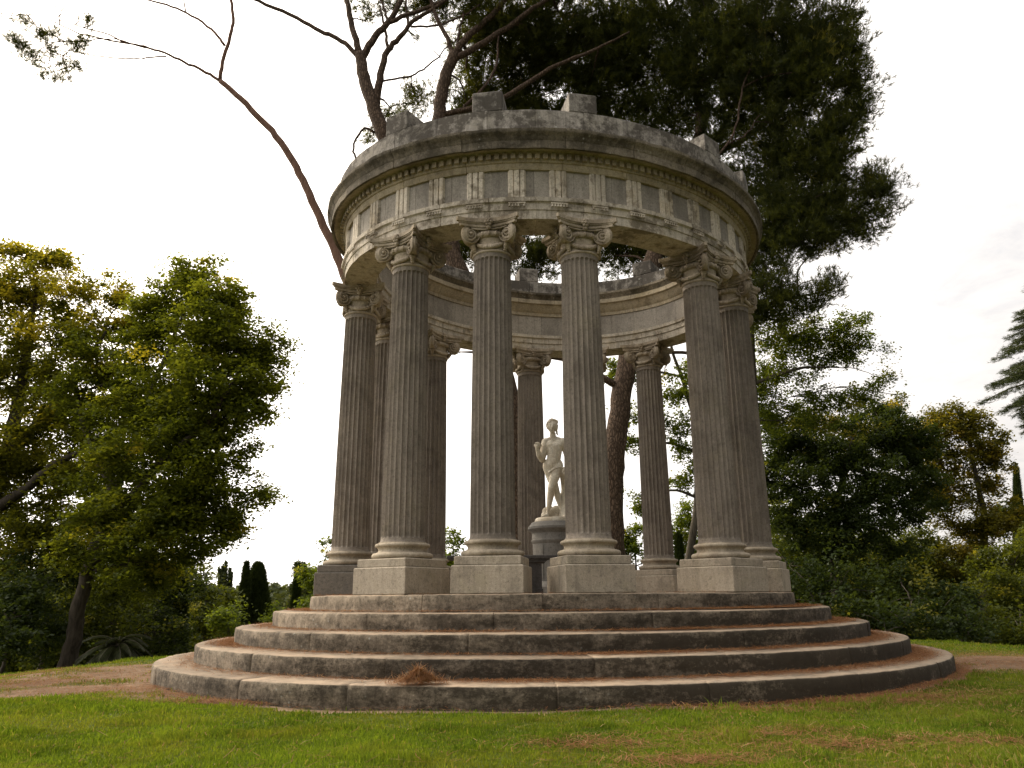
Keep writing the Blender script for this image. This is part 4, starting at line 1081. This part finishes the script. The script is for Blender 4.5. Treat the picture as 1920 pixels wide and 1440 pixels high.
# ---- pines behind the temple
PD = dict(kind='pine', size=.21, sub=.42, per=11, flat=.7, outer=.5)
def pine_blob(T, px, py, r, Y, dens=1., gap=.25, tone=(.35, .2), yellow=.02, sub=.42, per=11, reach=True, size=.21):
    c, rr = B(px, py, r, Y)
    if r > 26: dens *= 1.75; per = int(per*1.5); gap *= .8; size = .24
    T.blob(c, rr, kind='pine', dens=dens, size=size, sub=sub, per=per, flat=.75, outer=.5, gap=gap, tone=tone, yellow=yellow, twig=.5, reach=reach)
def pines():
    # slender curving pine on the left
    Y = 27.5; b = base_at(733, Y); T = Tree('pine_tree', 'slender curved pine with a bare trunk arching left past the temple ring', 'pine tree', b)
    T.limb([b, at(726, 1000, Y), at(718, 850, Y), at(704, 720, Y), at(676, 600, Y), at(640, 498, Y), at(606, 422, Y), at(574, 350, Y), at(542, 290, Y), at(500, 235, Y), at(452, 186, Y), at(413, 152, Y)], [.30, .27, .25, .235, .21, .185, .17, .158, .145, .13, .118, .106], 10, .02)
    T.limb([at(413, 152, Y), at(418, 112, Y), at(431, 72, Y), at(437, 35, Y), at(430, -10, Y), at(410, -60, Y)], [.085, .078, .072, .068, .06, .045], 8, .015)
    T.limb([at(413, 152, Y), at(380, 132, Y), at(335, 112, Y-.3), at(288, 92, Y-.6), at(240, 81, Y-.8), at(150, 62, Y-1.2), at(60, 20, Y-1.6)], [.066, .06, .05, .042, .036, .025, .012], 7, .02)
    T.limb([at(421, 85, Y), at(396, 55, Y), at(350, 24, Y), at(300, 6, Y), at(240, -8, Y)], [.06, .052, .045, .04, .02], 7, .02)
    T.limb([at(348, 22, Y), at(343, -10, Y)], [.03, .02], 6)
    T.limb([at(312, 106, Y-.5), at(250, 110, Y-.8), at(180, 104, Y-1), at(80, 82, Y-1.4)], [.03, .024, .018, .008], 6, .02)
    T.limb([at(243, 82, Y-.8), at(195, 62, Y-1), at(130, 42, Y-1.2), at(70, 5, Y-1.5)], [.03, .024, .018, .01], 6, .02)
    T.limb([at(288, 92, Y-.6), at(200, 72, Y-1), at(120, 85, Y-1.2), at(60, 95, Y-1.4)], [.03, .022, .016, .008], 6, .03)
    for (px, py, r) in ((40, 85, 20), (25, 72, 16), (62, 108, 20), (90, 120, 16), (120, 125, 18), (140, 118, 16), (105, 148, 12), (130, 150, 10), (50, 40, 22), (75, 62, 20), (105, 10, 24), (135, 8, 24), (150, 26, 20), (165, 40, 14), (100, 62, 20), (140, 92, 20), (40, 10, 22), (95, 95, 16), (70, 25, 20), (118, 40, 18), (155, 75, 14), (80, 142, 10), (125, 70, 16), (20, 30, 18)):
        pine_blob(T, px, py, r, Y-1.2, dens=1.7, gap=.34, tone=(.45, .25), sub=.22, per=9, size=.17)
    T.done(M['pinelimb'], M['pine'])
    # forked leaning pine
    Y = 28.; b = base_at(970, Y); T = Tree('pine_tree', 'leaning pine forking behind the temple ring into reddish bare limbs on the upper left', 'pine tree', b)
    T.limb([b, at(969, 1040, Y), at(964, 900, Y), at(953, 740, Y), at(910, 610, Y), at(852, 490, Y), at(775, 355, Y), at(724, 265, Y), at(697, 190, Y), at(680, 135, Y), at(675, 100, Y)], [.5, .46, .42, .39, .37, .36, .33, .31, .28, .25, .22], 12, .02)
    for P, R in (
        ([(675, 100), (662, 60), (655, 20), (640, -30)], [.15, .13, .12, .09]),
        ([(672, 108), (640, 76), (600, 58), (545, 28), (470, -4), (430, -20)], [.11, .10, .09, .08, .07, .04]),
        ([(678, 110), (700, 72), (728, 42), (752, 0), (770, -40)], [.17, .15, .13, .11, .08]),
        ([(703, 205), (712, 150), (728, 95), (752, 68), (775, 40), (830, 5), (870, -30)], [.19, .16, .13, .11, .09, .07, .05]),
        ([(728, 95), (723, 60), (712, 10)], [.08, .06, .04]),
        ([(765, 52), (762, 10), (758, -20)], [.06, .05, .03]),
        ([(728, 42), (718, 10), (708, -20)], [.07, .05, .03]),
        ([(730, 42), (790, 18), (850, -6)], [.10, .09, .06]),
        ([(718, 152), (770, 142), (805, 122), (835, 92), (868, 62)], [.045, .04, .036, .03, .02]),
        ([(770, 50), (820, 48), (870, 28), (900, 8)], [.05, .045, .04, .03]),
        ([(702, 250), (685, 240), (668, 260), (662, 285), (676, 310)], [.06, .05, .045, .045, .05]),
        ([(852, 490), (828, 350), (822, 230), (834, 150), (852, 100)], [.3, .28, .27, .26, .24]),
        ([(850, 108), (838, 72), (818, 30), (800, -20)], [.11, .10, .09, .07]),
        ([(852, 100), (880, 66), (920, 30), (965, -20)], [.17, .15, .13, .1]),
        ([(850, 112), (890, 90), (940, 60), (1000, 15), (1060, -20)], [.15, .14, .12, .1, .07]),
        ([(840, 150), (855, 100), (862, 55), (870, 20)], [.07, .06, .05, .03]),
        ([(826, 215), (900, 200), (960, 175), (1030, 130), (1110, 95), (1180, 60)], [.12, .12, .11, .09, .07, .04]),
        ([(870, 200), (910, 160), (930, 120), (935, 60)], [.07, .06, .05, .03]),
    ):
        T.limb([at(px, py, Y) for px, py in P], R, 8, .02)
    for (px, py, r, dy, d) in ((940, 40, 85, 1, 1), (1030, 30, 95, 2, 1.1), (1110, 70, 95, 2.5, 1.1), (1020, 130, 85, 3, 1.1), (1100, 170, 85, 3, 1.1), (950, 150, 70, 3, 1.0), (1180, 150, 80, 3, 1.1), (890, 160, 40, 3, .8), (1180, 40, 90, 2, 1.1), (985, -70, 110, 1, 1), (1120, -80, 120, 2, 1), (1000, 90, 90, 2, 1), (1060, 100, 90, 2.5, 1), (1130, 120, 90, 3, 1), (1180, 90, 90, 2, 1), (1080, 220, 60, 3.5, 1), (1150, 225, 60, 3.5, 1), (1210, 210, 60, 3, 1), (1000, 190, 55, 3.5, 1), (930, 90, 60, 2, 1), (1200, 260, 40, 3, 1), (960, 210, 40, 3.5, 1), (870, 70, 40, 2, .8), (900, 10, 60, 1, .9), (870, -20, 60, 0, .7), (880, 210, 40, 3, .9),
                               (780, 175, 28, 2, .8), (755, 190, 20, 2, .7), (815, 175, 22, 2, .7), (740, 215, 18, 1.5, .7), (715, 205, 16, 1.5, .7), (700, 240, 15, 1.5, .7), (690, 260, 10, 1.5, .7), (760, 160, 16, 2, .6), (900, 185, 45, 3, 1.1), (870, 215, 40, 3, 1.1), (940, 190, 45, 3, 1.1), (890, 120, 42, 2.5, 1.), (1000, 215, 40, 3.5, 1.), (840, 160, 26, 2.5, 1.6), (1050, 225, 40, 3.5, 1.), (1120, 240, 36, 3.5, 1.), (800, 180, 26, 2, 1.8), (755, 195, 26, 2, 1.6), (730, 220, 22, 1.8, 1.6), (795, 200, 24, 2, 1.2), (770, 195, 24, 2, 1.2), (830, 165, 24, 2, 1.2), (850, 190, 26, 2, 1.2), (725, 235, 20, 1.5, 1.1), (710, 225, 14, 1.5, 1.1), (685, 255, 14, 1.5, 1.), (860, 120, 30, 3, .6)):
        pine_blob(T, px, py, r, Y+dy, dens=d, gap=.22 if r > 50 else .3, tone=(.3, .2) if r > 50 else (.7, .25))
    for (px, py, r) in ((690, 12, 26), (660, 5, 20), (740, 10, 24), (775, 35, 16), (800, 5, 30), (780, 70, 10), (840, 30, 22), (690, 40, 10), (830, 110, 12), (905, 60, 30), (720, 5, 22), (760, 15, 24), (820, 40, 22), (855, 60, 24), (830, 10, 26), (865, 95, 20), (800, 90, 14), (745, 45, 12), (880, 30, 26), (700, 30, 14), (650, 15, 14)):
        pine_blob(T, px, py, r, Y+.5, dens=.9, gap=.38, tone=(.45, .2), sub=.25, per=9)
    # darker growth seen through the open ring
    for (px, py, r) in ((870, 470, 45), (990, 455, 55), (1010, 500, 34), (920, 440, 50), (1060, 440, 55), (850, 440, 40), (970, 490, 40), (1030, 470, 50), (900, 480, 40)):
        pine_blob(T, px, py, r, Y+3, dens=1., gap=.33, tone=(.3, .2))
    T.done(M['pinebark'], M['pine'])
    # big pine with the plated trunk; the great dark crown on the right
    Y = 28.5; b = base_at(1148, Y); T = Tree('pine_tree', 'large umbrella pine with plated bark and a huge dark crown right of the temple ring', 'pine tree', b)
    T.limb([b, at(1149, 1040, Y), at(1147, 940, Y), at(1152, 860, Y), at(1162, 770, Y), at(1180, 660, Y), at(1215, 520, Y), at(1262, 380, Y+.6), at(1300, 290, Y+1.6), at(1325, 200, Y+2.8)], [.52, .47, .43, .41, .39, .37, .35, .32, .28, .2], 14, .025)
    for P, R in (
        ([(1262, 380), (1330, 290), (1380, 190), (1420, 90), (1440, 0)], [.22, .19, .15, .1, .05]),
        ([(1290, 315), (1380, 270), (1470, 200), (1540, 130), (1600, 90)], [.17, .14, .11, .08, .04]),
        ([(1240, 440), (1340, 420), (1430, 380), (1520, 370), (1620, 350)], [.17, .14, .11, .09, .04]),
        ([(1220, 500), (1320, 480), (1420, 460), (1500, 430), (1570, 420)], [.15, .12, .1, .08, .04]),
        ([(1310, 250), (1300, 110), (1260, 30), (1230, -50)], [.16, .13, .1, .06]),
        ([(1195, 600), (1290, 590), (1400, 580), (1480, 560), (1560, 545)], [.13, .11, .09, .07, .03]),
        ([(1340, 300), (1375, 250), (1392, 180), (1410, 100), (1418, 40)], [.05, .045, .04, .03, .02]),
        ([(1362, 272), (1400, 250), (1425, 215)], [.035, .03, .015]),
        ([(1180, 668), (1230, 660), (1290, 662)], [.09, .08, .07]),
    ):
        T.limb([at(px, py, Y-.8) for px, py in P] if R[0] < .06 else [at(px, py, Y+(2.4 if 0 < k_ < len(P) else 1.2)) for k_, (px, py) in enumerate(P)], R, 8, .03)
    for (px, py, r, dy) in ((1240, 40, 95, 1), (1330, 40, 95, 0), (1420, 40, 95, -1), (1500, 60, 85, -1), (1560, 70, 62, -1), (1590, 50, 30, -.5), (1260, 150, 85, 1.5), (1350, 140, 90, .5), (1440, 140, 90, -.5), (1530, 150, 80, -1), (1590, 150, 55, -1), (1600, 210, 38, -1), (1250, 230, 60, 2), (1470, 240, 75, 0), (1550, 240, 65, -.5), (1400, 230, 60, 1.5),
                            (1520, 320, 60, 0), (1570, 300, 40, 0), (1450, 320, 55, 1), (1560, 350, 45, 0), (1500, 390, 60, 0), (1440, 400, 50, 1), (1560, 415, 50, 0), (1610, 390, 45, -.5), (1640, 360, 42, -1), (1660, 350, 28, -1), (1650, 400, 32, -1), (1620, 430, 30, -.5), (1500, 450, 50, 0), (1450, 470, 45, 1), (1560, 455, 30, 0), (1410, 470, 40, 1.5),
                            (1420, 560, 45, 0), (1470, 555, 42, 0), (1520, 560, 38, 0), (1555, 540, 30, 0), (1570, 525, 18, 0), (1500, 585, 28, 0), (1330, -70, 130, 0), (1480, -60, 110, -1), (1230, -90, 120, 1), (1380, 330, 40, 2), (1310, 210, 50, 2), (1290, 120, 90, 1), (1380, 90, 95, 0), (1480, 110, 90, -.5), (1540, 110, 75, -1), (1600, 100, 42, -1), (1610, 160, 40, -1), (1590, 20, 34, -1), (1480, 180, 80, 0), (1580, 260, 50, -1), (1390, 170, 80, .5), (1340, 260, 60, 1.5), (1440, 280, 60, 1), (1500, 280, 65, 0), (1560, 310, 50, -.5), (1420, 350, 55, 1.5), (1470, 360, 60, .5), (1540, 380, 55, 0), (1430, 430, 60, 1), (1490, 420, 60, .5), (1590, 420, 40, 0), (1530, 440, 50, 0), (1640, 330, 30, -1), (1670, 330, 18, -1), (1670, 380, 22, -1), (1400, 510, 45, 1), (1450, 520, 40, .5), (1590, 220, 45, -1), (1620, 200, 26, -1), (1440, 590, 40, .5), (1400, 580, 40, 1), (1320, 290, 40, 2.5), (1350, 360, 40, 2.5)):
        pine_blob(T, px, py, r, Y+dy, dens=1.05, gap=.24, tone=(.3, .2))
    for (px, py, r) in ((1150, 480, 45), (1200, 480, 50), (1260, 500, 45), (1120, 450, 50), (1230, 450, 50), (1170, 440, 50)):
        pine_blob(T, px, py, r, Y+3, dens=1., gap=.31, tone=(.3, .2))
    for (px, py, r) in ((855, 660, 12), (1030, 668, 10)):
        pine_blob(T, px, py, r, Y-1, dens=.5, gap=.3, tone=(.5, .2), sub=.15, per=5)
    T.done(M['pinebark'], M['pine'])
pines()

# ---- trees on the right
def right_side():
    Y = 33.
    shrub('locust_tree', 'feathery light green tree rising behind the rightmost column', 'tree',
          [(1440, 640, 45, Y), (1500, 640, 50, Y), (1560, 640, 48, Y-.5), (1610, 630, 40, Y-1), (1640, 660, 36, Y-1), (1590, 690, 50, Y-1), (1650, 710, 34, Y-1), (1530, 700, 50, Y), (1470, 700, 45, Y), (1620, 600, 22, Y-1), (1580, 600, 26, Y-.5), (1440, 760, 50, Y+.5), (1500, 770, 45, Y), (1560, 745, 40, Y-.5), (1610, 745, 30, Y-1), (1680, 740, 22, Y-1), (1430, 590, 40, Y+.5), (1470, 600, 34, Y), (1440, 690, 44, Y+1), (1480, 650, 44, Y+1), (1520, 620, 36, Y), (1550, 670, 44, Y), (1460, 730, 44, Y+1), (1420, 720, 40, Y+1), (1600, 660, 40, Y-.5), (1640, 740, 32, Y-1), (1530, 740, 44, Y), (1590, 760, 40, Y), (1470, 790, 44, Y), (1540, 790, 40, Y)],
          'locust', base=base_at(1424, Y), size=.13, per=40, sub=.42, dens=.8, gap=.42, tone=(.42, .25), yellow=.10,
          trunk=([(1420, 1000, Y), (1416, 850, Y), (1412, 720, Y), (1408, 620, Y), (1402, 500, Y)], [.26, .24, .2, .17, .14, .1]), droop=.8)
    Y = 35.
    shrub('locust_tree', 'feathery tree seen between the right columns behind the plated trunk', 'tree',
          [(1170, 700, 34, Y), (1250, 680, 40, Y), (1290, 690, 36, Y), (1270, 740, 45, Y), (1285, 800, 34, Y), (1200, 770, 36, Y), (1180, 830, 28, Y), (1240, 800, 30, Y), (1275, 840, 26, Y), (1170, 780, 28, Y), (1320, 760, 40, Y), (1350, 820, 40, Y), (1150, 700, 30, Y), (1190, 930, 34, Y), (1215, 960, 30, Y), (1275, 920, 32, Y), (1300, 890, 30, Y)],
          'locust', base=base_at(1255, Y), size=.15, per=40, sub=.38, dens=.85, gap=.38, tone=(.55, .22), yellow=.05,
          trunk=([(1300, 1000, Y), (1310, 850, Y), (1290, 740, Y), (1262, 660, Y), (1250, 560, Y)], [.2, .17, .13, .1, .07, .04]), droop=.8)
    shrub('shrub', 'bright green leafy bush low between the right columns', 'shrub',
          [(1190, 1020, 40, 38), (1240, 1030, 38, 38), (1290, 1000, 38, 38), (1170, 1000, 34, 38), (1280, 960, 26, 38), (1150, 1050, 40, 38), (1290, 1050, 40, 38), (1215, 985, 22, 38)],
          'bright', size=.17, per=46, sub=.42, dens=.85, gap=.32, tone=(.4, .22), yellow=.1)
    cypress('cypress', 'dark small cypress seen low between the right columns', 1273, 1010, 1130, 26, 36, 0)
    Y = 36.
    shrub('broadleaf_tree', 'dark dense broadleaf tree right of the temple at mid height', 'tree',
          [(1560, 860, 60, Y), (1490, 830, 55, Y+1), (1620, 830, 60, Y), (1670, 830, 50, Y), (1700, 880, 50, Y), (1640, 900, 70, Y-1), (1560, 940, 70, Y-1), (1480, 900, 60, Y), (1470, 980, 60, Y), (1620, 980, 70, Y-1), (1700, 950, 50, Y-.5), (1680, 790, 36, Y), (1550, 1020, 60, Y-1), (1450, 840, 50, Y+1), (1730, 850, 40, Y), (1740, 920, 40, Y), (1670, 1020, 50, Y), (1440, 790, 44, Y+1), (1500, 780, 36, Y+1), (1720, 810, 30, Y), (1640, 770, 30, Y+1), (1430, 900, 46, Y+1)],
          'darkleaf', base=base_at(1565, Y), size=.16, per=66, sub=.46, dens=1.0, gap=.34, tone=(.5, .22), yellow=.03,
          trunk=([(1566, 1050, Y), (1560, 980, Y), (1580, 900, Y), (1600, 820, Y)], [.3, .25, .2, .14, .06]))
    Y = 50.
    shrub('oak_tree', 'brown tinged tree behind the dark broadleaf tree', 'tree',
          [(1630, 800, 45, Y), (1585, 815, 40, Y), (1560, 790, 30, Y), (1660, 780, 36, Y), (1520, 800, 36, Y), (1600, 850, 50, Y), (1690, 830, 40, Y), (1540, 850, 40, Y)],
          'oak', base=base_at(1610, Y), size=.2, per=60, sub=.6, dens=.9, gap=.36, tone=(.4, .25), yellow=.16)
    Y = 43.
    shrub('oak_tree', 'brown and yellow turning oak at the right with lower bough reaching right', 'tree',
          [(1790, 790, 38, Y), (1830, 795, 34, Y), (1760, 820, 40, Y), (1855, 830, 32, Y), (1810, 840, 42, Y), (1850, 880, 36, Y), (1790, 880, 40, Y), (1865, 920, 26, Y), (1830, 930, 36, Y), (1780, 940, 40, Y), (1840, 980, 34, Y-.5), (1880, 985, 26, Y-1), (1910, 965, 24, Y-1), (1800, 1000, 40, Y), (1860, 860, 22, Y), (1875, 810, 16, Y), (1800, 1050, 40, Y), (1745, 870, 36, Y), (1740, 930, 40, Y), (1755, 780, 24, Y), (1895, 880, 16, Y), (1820, 1010, 36, Y), (1720, 820, 30, Y)],
          'oak', base=base_at(1836, Y), size=.18, per=66, sub=.5, dens=.9, gap=.40, tone=(.4, .25), yellow=.12,
          trunk=([(1842, 1080, Y), (1846, 1010, Y), (1838, 930, Y), (1820, 850, Y), (1810, 790, Y)], [.3, .25, .2, .15, .1, .05]))
    G = 'shrubs at the right edge of the lawn'
    shrub('shrub', 'dark glossy shrub beside the right end of the temple steps', 'shrub',
          [(1520, 1100, 56, 29), (1480, 1060, 50, 30), (1580, 1090, 52, 29), (1550, 1150, 50, 28), (1610, 1150, 50, 27.5), (1470, 1130, 46, 30), (1640, 1110, 46, 29)], 'darkleaf', size=.15, dens=.95, gap=.36, group=G, tone=(.40, .25), sub=.55)
    shrub('shrub', 'dark shrub with yellow green shoots behind the lowest step at right', 'shrub',
          [(1690, 1160, 46, 28), (1660, 1185, 40, 27), (1720, 1120, 46, 30), (1740, 1180, 40, 28), (1690, 1090, 46, 31)], 'darkleaf', size=.15, dens=.95, gap=.34, group=G, tone=(.5, .25), yellow=.10, sub=.55)
    shrub('shrub', 'low dark shrub at lawn edge left of the pale green bushes', 'shrub',
          [(1790, 1185, 36, 27.5), (1760, 1150, 40, 29), (1830, 1180, 36, 28), (1800, 1130, 36, 30)], 'darkleaf', size=.15, gap=.32, group=G, tone=(.4, .22), yellow=.05)
    shrub('shrub', 'pale green bush at the right edge of the lawn', 'shrub',
          [(1890, 1190, 32, 28), (1925, 1175, 36, 28), (1870, 1160, 30, 30)], 'olive', size=.15, gap=.32, group=G, tone=(.5, .25))
    shrub('tree', 'soft green tree at the far right edge below the oak bough', 'tree',
          [(1900, 1060, 50, 37), (1870, 1100, 46, 36), (1930, 1020, 40, 38), (1940, 1100, 50, 36), (1850, 1060, 34, 38)], 'olive', size=.16, gap=.34, tone=(.45, .25))
    shrub('shrub', 'yellow green undergrowth behind the dark shrubs', 'shrub',
          [(1700, 1060, 50, 44), (1650, 1050, 50, 44), (1760, 1090, 50, 44), (1600, 1060, 50, 44), (1740, 1030, 44, 45), (1520, 1000, 50, 45), (1460, 960, 40, 45), (1810, 1090, 40, 45)], 'olive', size=.22, sub=.6, gap=.25, tone=(.3, .2), yellow=.15, group=G)
    cypress('cypress', 'dark pointed cypress at the right edge behind the oak', 1910, 880, 1100, 34, 60, -4)
    shrub('pine_tree', 'distant dark round topped pine at the right edge', 'tree', [(1880, 965, 26, 62), (1905, 960, 22, 62), (1860, 985, 22, 62)], 'darkleaf', size=.3, sub=.6, gap=.1, tone=(.6, .2))
    # layered cedar at the right edge
    Y = 30.; b = base_at(2015, Y); T = Tree('cedar', 'blue green cedar with drooping layered boughs at the right edge', 'cedar', b)
    top = at(2005, 330, Y); T.limb([b, at(2012, 900, Y), at(2008, 600, Y), top], [.4, .32, .2, .03], 10)
    for k in range(34):
        t = k/33; py = 400+t*400
        reach_ = ((30+135*min(1, t*1.4)) if t < .78 else 165-75*(t-.78)/.22)*(1. if k % 3 else .72)
        for q in range(6):
            a = PI+rng.uniform(-1.7, 1.7); L = reach_*.9*Y/F*rng.uniform(.72, 1.05)
            p = at(2008, py+rng.uniform(-8, 8), Y)
            tip = p+Vector((math.cos(a)*L, math.sin(a)*L, -.10*L+rng.uniform(-.1, .1))); mid = p.lerp(tip, .5)+Vector((0, 0, .12*L))
            T.limb([p, mid, tip], [.06, .04, .01], 5, 0, 3, False)
            n = int(110*L); u = rng.uniform(.2, 1.02, n)
            pt = np.array([tuple(p.lerp(mid, min(1, 2*v)) if v < .5 else mid.lerp(tip, 2*v-1)) for v in u])
            w = .34*(1.05-u*.75)
            C = pt+np.c_[rng.normal(0, 1, n)*w, rng.normal(0, 1, n)*w, -np.abs(rng.normal(0, .07, n))]
            D = np.c_[np.full(n, math.cos(a)), np.full(n, math.sin(a)), np.full(n, -.15)]
            V, Fa = needle_tufts(C, D, 9, .13, .013, .7); T.add(V, Fa, np.repeat(np.clip(rng.normal(.5, .22, n), 0, 1.3), 27))
    T.done(M['bark'], M['cedar'])
right_side()

# ---- far wood along the horizon
def near_wood():
    V_, F_, t_, k0 = [], [], [], 0
    for (a0, a1, num, d0, d1, py) in ((-500, -40, 40, 42, 70, 1060), (1960, 2300, 26, 46, 66, 1040), (-40, 250, 46, 42, 62, 1060), (240, 400, 24, 48, 75, 1085), (400, 640, 18, 60, 90, 1124), (1130, 1310, 14, 55, 80, 1080), (1400, 1740, 60, 46, 66, 985), (1700, 1960, 40, 46, 66, 1040)):
        for q in range(num):
            px = rng.uniform(a0, a1); d = rng.uniform(d0, d1); topz = at(px, py+rng.uniform(-22, 40), d).z
            c = at(px, 1000, d); g = float(ground_h(c.x, c.y)); hh = (topz-g)/2; R = rng.uniform(1.1, 2.2); m = 2200
            u = rng.normal(0, 1, (m, 3)); u /= np.linalg.norm(u, axis=1)[:, None]
            lump = .75+.45*vnoise(u[:, 0]*2+u[:, 1]*2, u[:, 2]*2, 1.6, q+1)
            C = np.array([c.x, c.y, g+hh])+u*np.array([R, R, hh])*(rng.uniform(.5, 1.05, m)*lump)[:, None]
            V, Fa = leaf_rhombs(C, .23, .17, .3)
            V_.append(V); F_.append(Fa+k0); k0 += len(V); t_.append(np.repeat(np.clip(rng.normal(.16+.25*rng.normal(), .2, m), 0, 1.3), 4))
    o = link(bpy.data.objects.new('woodland', np_mesh('woodland', np.concatenate(V_), np.concatenate(F_), M['olive'], np.concatenate(t_))))
    tag(o, 'mixed green woodland undergrowth filling the slope below the lawn behind the temple', 'woodland', None, 'stuff')
near_wood()
def far_wood():
    n = 420; V_, F_, t_, k0 = [], [], [], 0
    for q in range(n):
        az = rng.uniform(-.85, .85); d = rng.uniform(110, 300)
        x = CAM[0]+math.tan(az)*d; y = CAM[1]+d; R = rng.uniform(2.5, 5); h = rng.uniform(1.0, 2.4)+d*.012
        m = 260; u = rng.normal(0, 1, (m, 3)); u /= np.linalg.norm(u, axis=1)[:, None]
        C = np.array([x, y, -3.2+h*.8])+u*np.array([R, R, h*1.1])*rng.uniform(.6, 1., (m, 1))
        V, Fa = leaf_rhombs(C, 1.1, .8, .4)
        V_.append(V); F_.append(Fa+k0); k0 += len(V); t_.append(np.repeat(np.clip(rng.normal(.5+.3*rng.normal(), .2, m), 0, 1.4), 4))
    o = link(bpy.data.objects.new('far_wood', np_mesh('far_wood', np.concatenate(V_), np.concatenate(F_), M['far'], np.concatenate(t_))))
    tag(o, 'distant green wood along the horizon behind the park', 'wood', None, 'stuff')
far_wood()

for o in COL.objects:
    if o.parent is None and 'label' in o and 'group' not in o:
        k = o.name.split('.')[0]
        g = {'cypress': 'dark cypresses in the park', 'plane_tree': 'broadleaf trees left of the temple', 'locust_tree': 'feathery trees behind the right columns', 'oak_tree': 'brown tinged trees at the right'}.get(k)
        if k == 'pine_tree' and 'distant' not in o['label']: g = 'pines behind the temple'
        if g: o['group'] = g

# ------------------------------------------------------------------ sky and sun
SUN_AZ, SUN_EL = math.radians(-58), math.radians(36)     # left of the view direction, behind the temple
sd = Vector((math.sin(SUN_AZ)*math.cos(SUN_EL), math.cos(SUN_AZ)*math.cos(SUN_EL), math.sin(SUN_EL)))
w = bpy.data.worlds.new('World'); S.world = w; w.use_nodes = True
nt = w.node_tree; nt.nodes.clear(); n = N(nt)
sky = n('ShaderNodeTexSky', sky_type='NISHITA', sun_disc=False, sun_elevation=SUN_EL, sun_rotation=SUN_AZ, air_density=1., dust_density=2.5)
tc = n('ShaderNodeTexCoord').outputs['Generated']
sep = n('ShaderNodeSeparateXYZ', {0: tc})
zden = n.math('ADD', n.math('MAXIMUM', sep.outputs[2], 0.), .18)
cx = n.math('DIVIDE', sep.outputs[0], zden); cy = n.math('DIVIDE', sep.outputs[1], zden)
cv = n('ShaderNodeCombineXYZ', {0: cx, 1: cy, 2: 0.}).outputs[0]
c1 = n.noise(cv, 1.1, 6, .6, .3); c2 = n.noise(cv, 4.5, 6, .62, .4)
c3 = n.noise(cv, 9., 6, .65, .5)
cl = n.math('ADD', n.math('MULTIPLY', c1, .35), n.math('ADD', n.math('MULTIPLY', c2, .3), n.math('MULTIPLY', c3, .35)))
dot = n('ShaderNodeVectorMath', {0: tc, 1: tuple(sd)}, operation='DOT_PRODUCT').outputs['Value']
dp = n.math('MAXIMUM', dot, 0.)
glow = n.math('ADD', n.math('MULTIPLY', n.math('POWER', dp, 3.), 8.), n.math('MULTIPLY', n.math('POWER', dp, 40.), 22.))
# cloud veil: thin only away from the sun
thick = n.math('ADD', n.ramp(cl, .38, .54, .80, 1.), n.math('MULTIPLY', n.math('POWER', dp, 2.), .55))
thick = n.math('MINIMUM', thick, 1.)
hf = n.math('POWER', n.math('ADD', .5, n.math('MULTIPLY', dot, .5)), 2.)
br = n.math('ADD', n.math('MULTIPLY', n.math('ADD', 1.2, n.math('MULTIPLY', hf, 16.)), n.math('ADD', .84, n.math('MULTIPLY', c2, .42))), glow)
warm = n.mix(n.math('POWER', dp, 6.), (1., .95, .905, 1), (1., .88, .73, 1))
cc = n('ShaderNodeVectorMath', {0: warm, 'Scale': br}, operation='SCALE').outputs[0]
fin = n.mix(thick, sky.outputs[0], cc)
bg = n('ShaderNodeBackground', {'Color': fin, 'Strength': .12})
n('ShaderNodeOutputWorld', {'Surface': bg.outputs[0]})

L = bpy.data.lights.new('sun', 'SUN'); L.energy = 2.0; L.angle = math.radians(12); L.color = (1., .86, .68)
lo = bpy.data.objects.new('sun', L); link(lo); lo.rotation_euler = (-sd).to_track_quat('-Z', 'Y').to_euler(); lo.location = (-20, 20, 30)

# ------------------------------------------------------------------ camera
cam = bpy.data.cameras.new('camera'); co = bpy.data.objects.new('camera', cam); link(co)
right = Vector((1, 0, 0)); up = Vector((0, -sP, cP)); fwd = Vector((0, cP, sP))
R_ = right*cR-up*sR; U_ = right*sR+up*cR
mtx = Matrix((R_, U_, -fwd)).transposed().to_4x4(); mtx.translation = Vector(CAM)
co.matrix_world = mtx
cam.sensor_width = 36; cam.lens = F/1920*36; cam.clip_end = 4000; cam.clip_start = .05
S.camera = co
S.view_settings.view_transform = 'Standard'; S.view_settings.look = 'None'; S.view_settings.exposure = 0.42; S.view_settings.gamma = 1
S.cycles.max_bounces = 6; S.cycles.transparent_max_bounces = 4; S.cycles.diffuse_bounces = 4
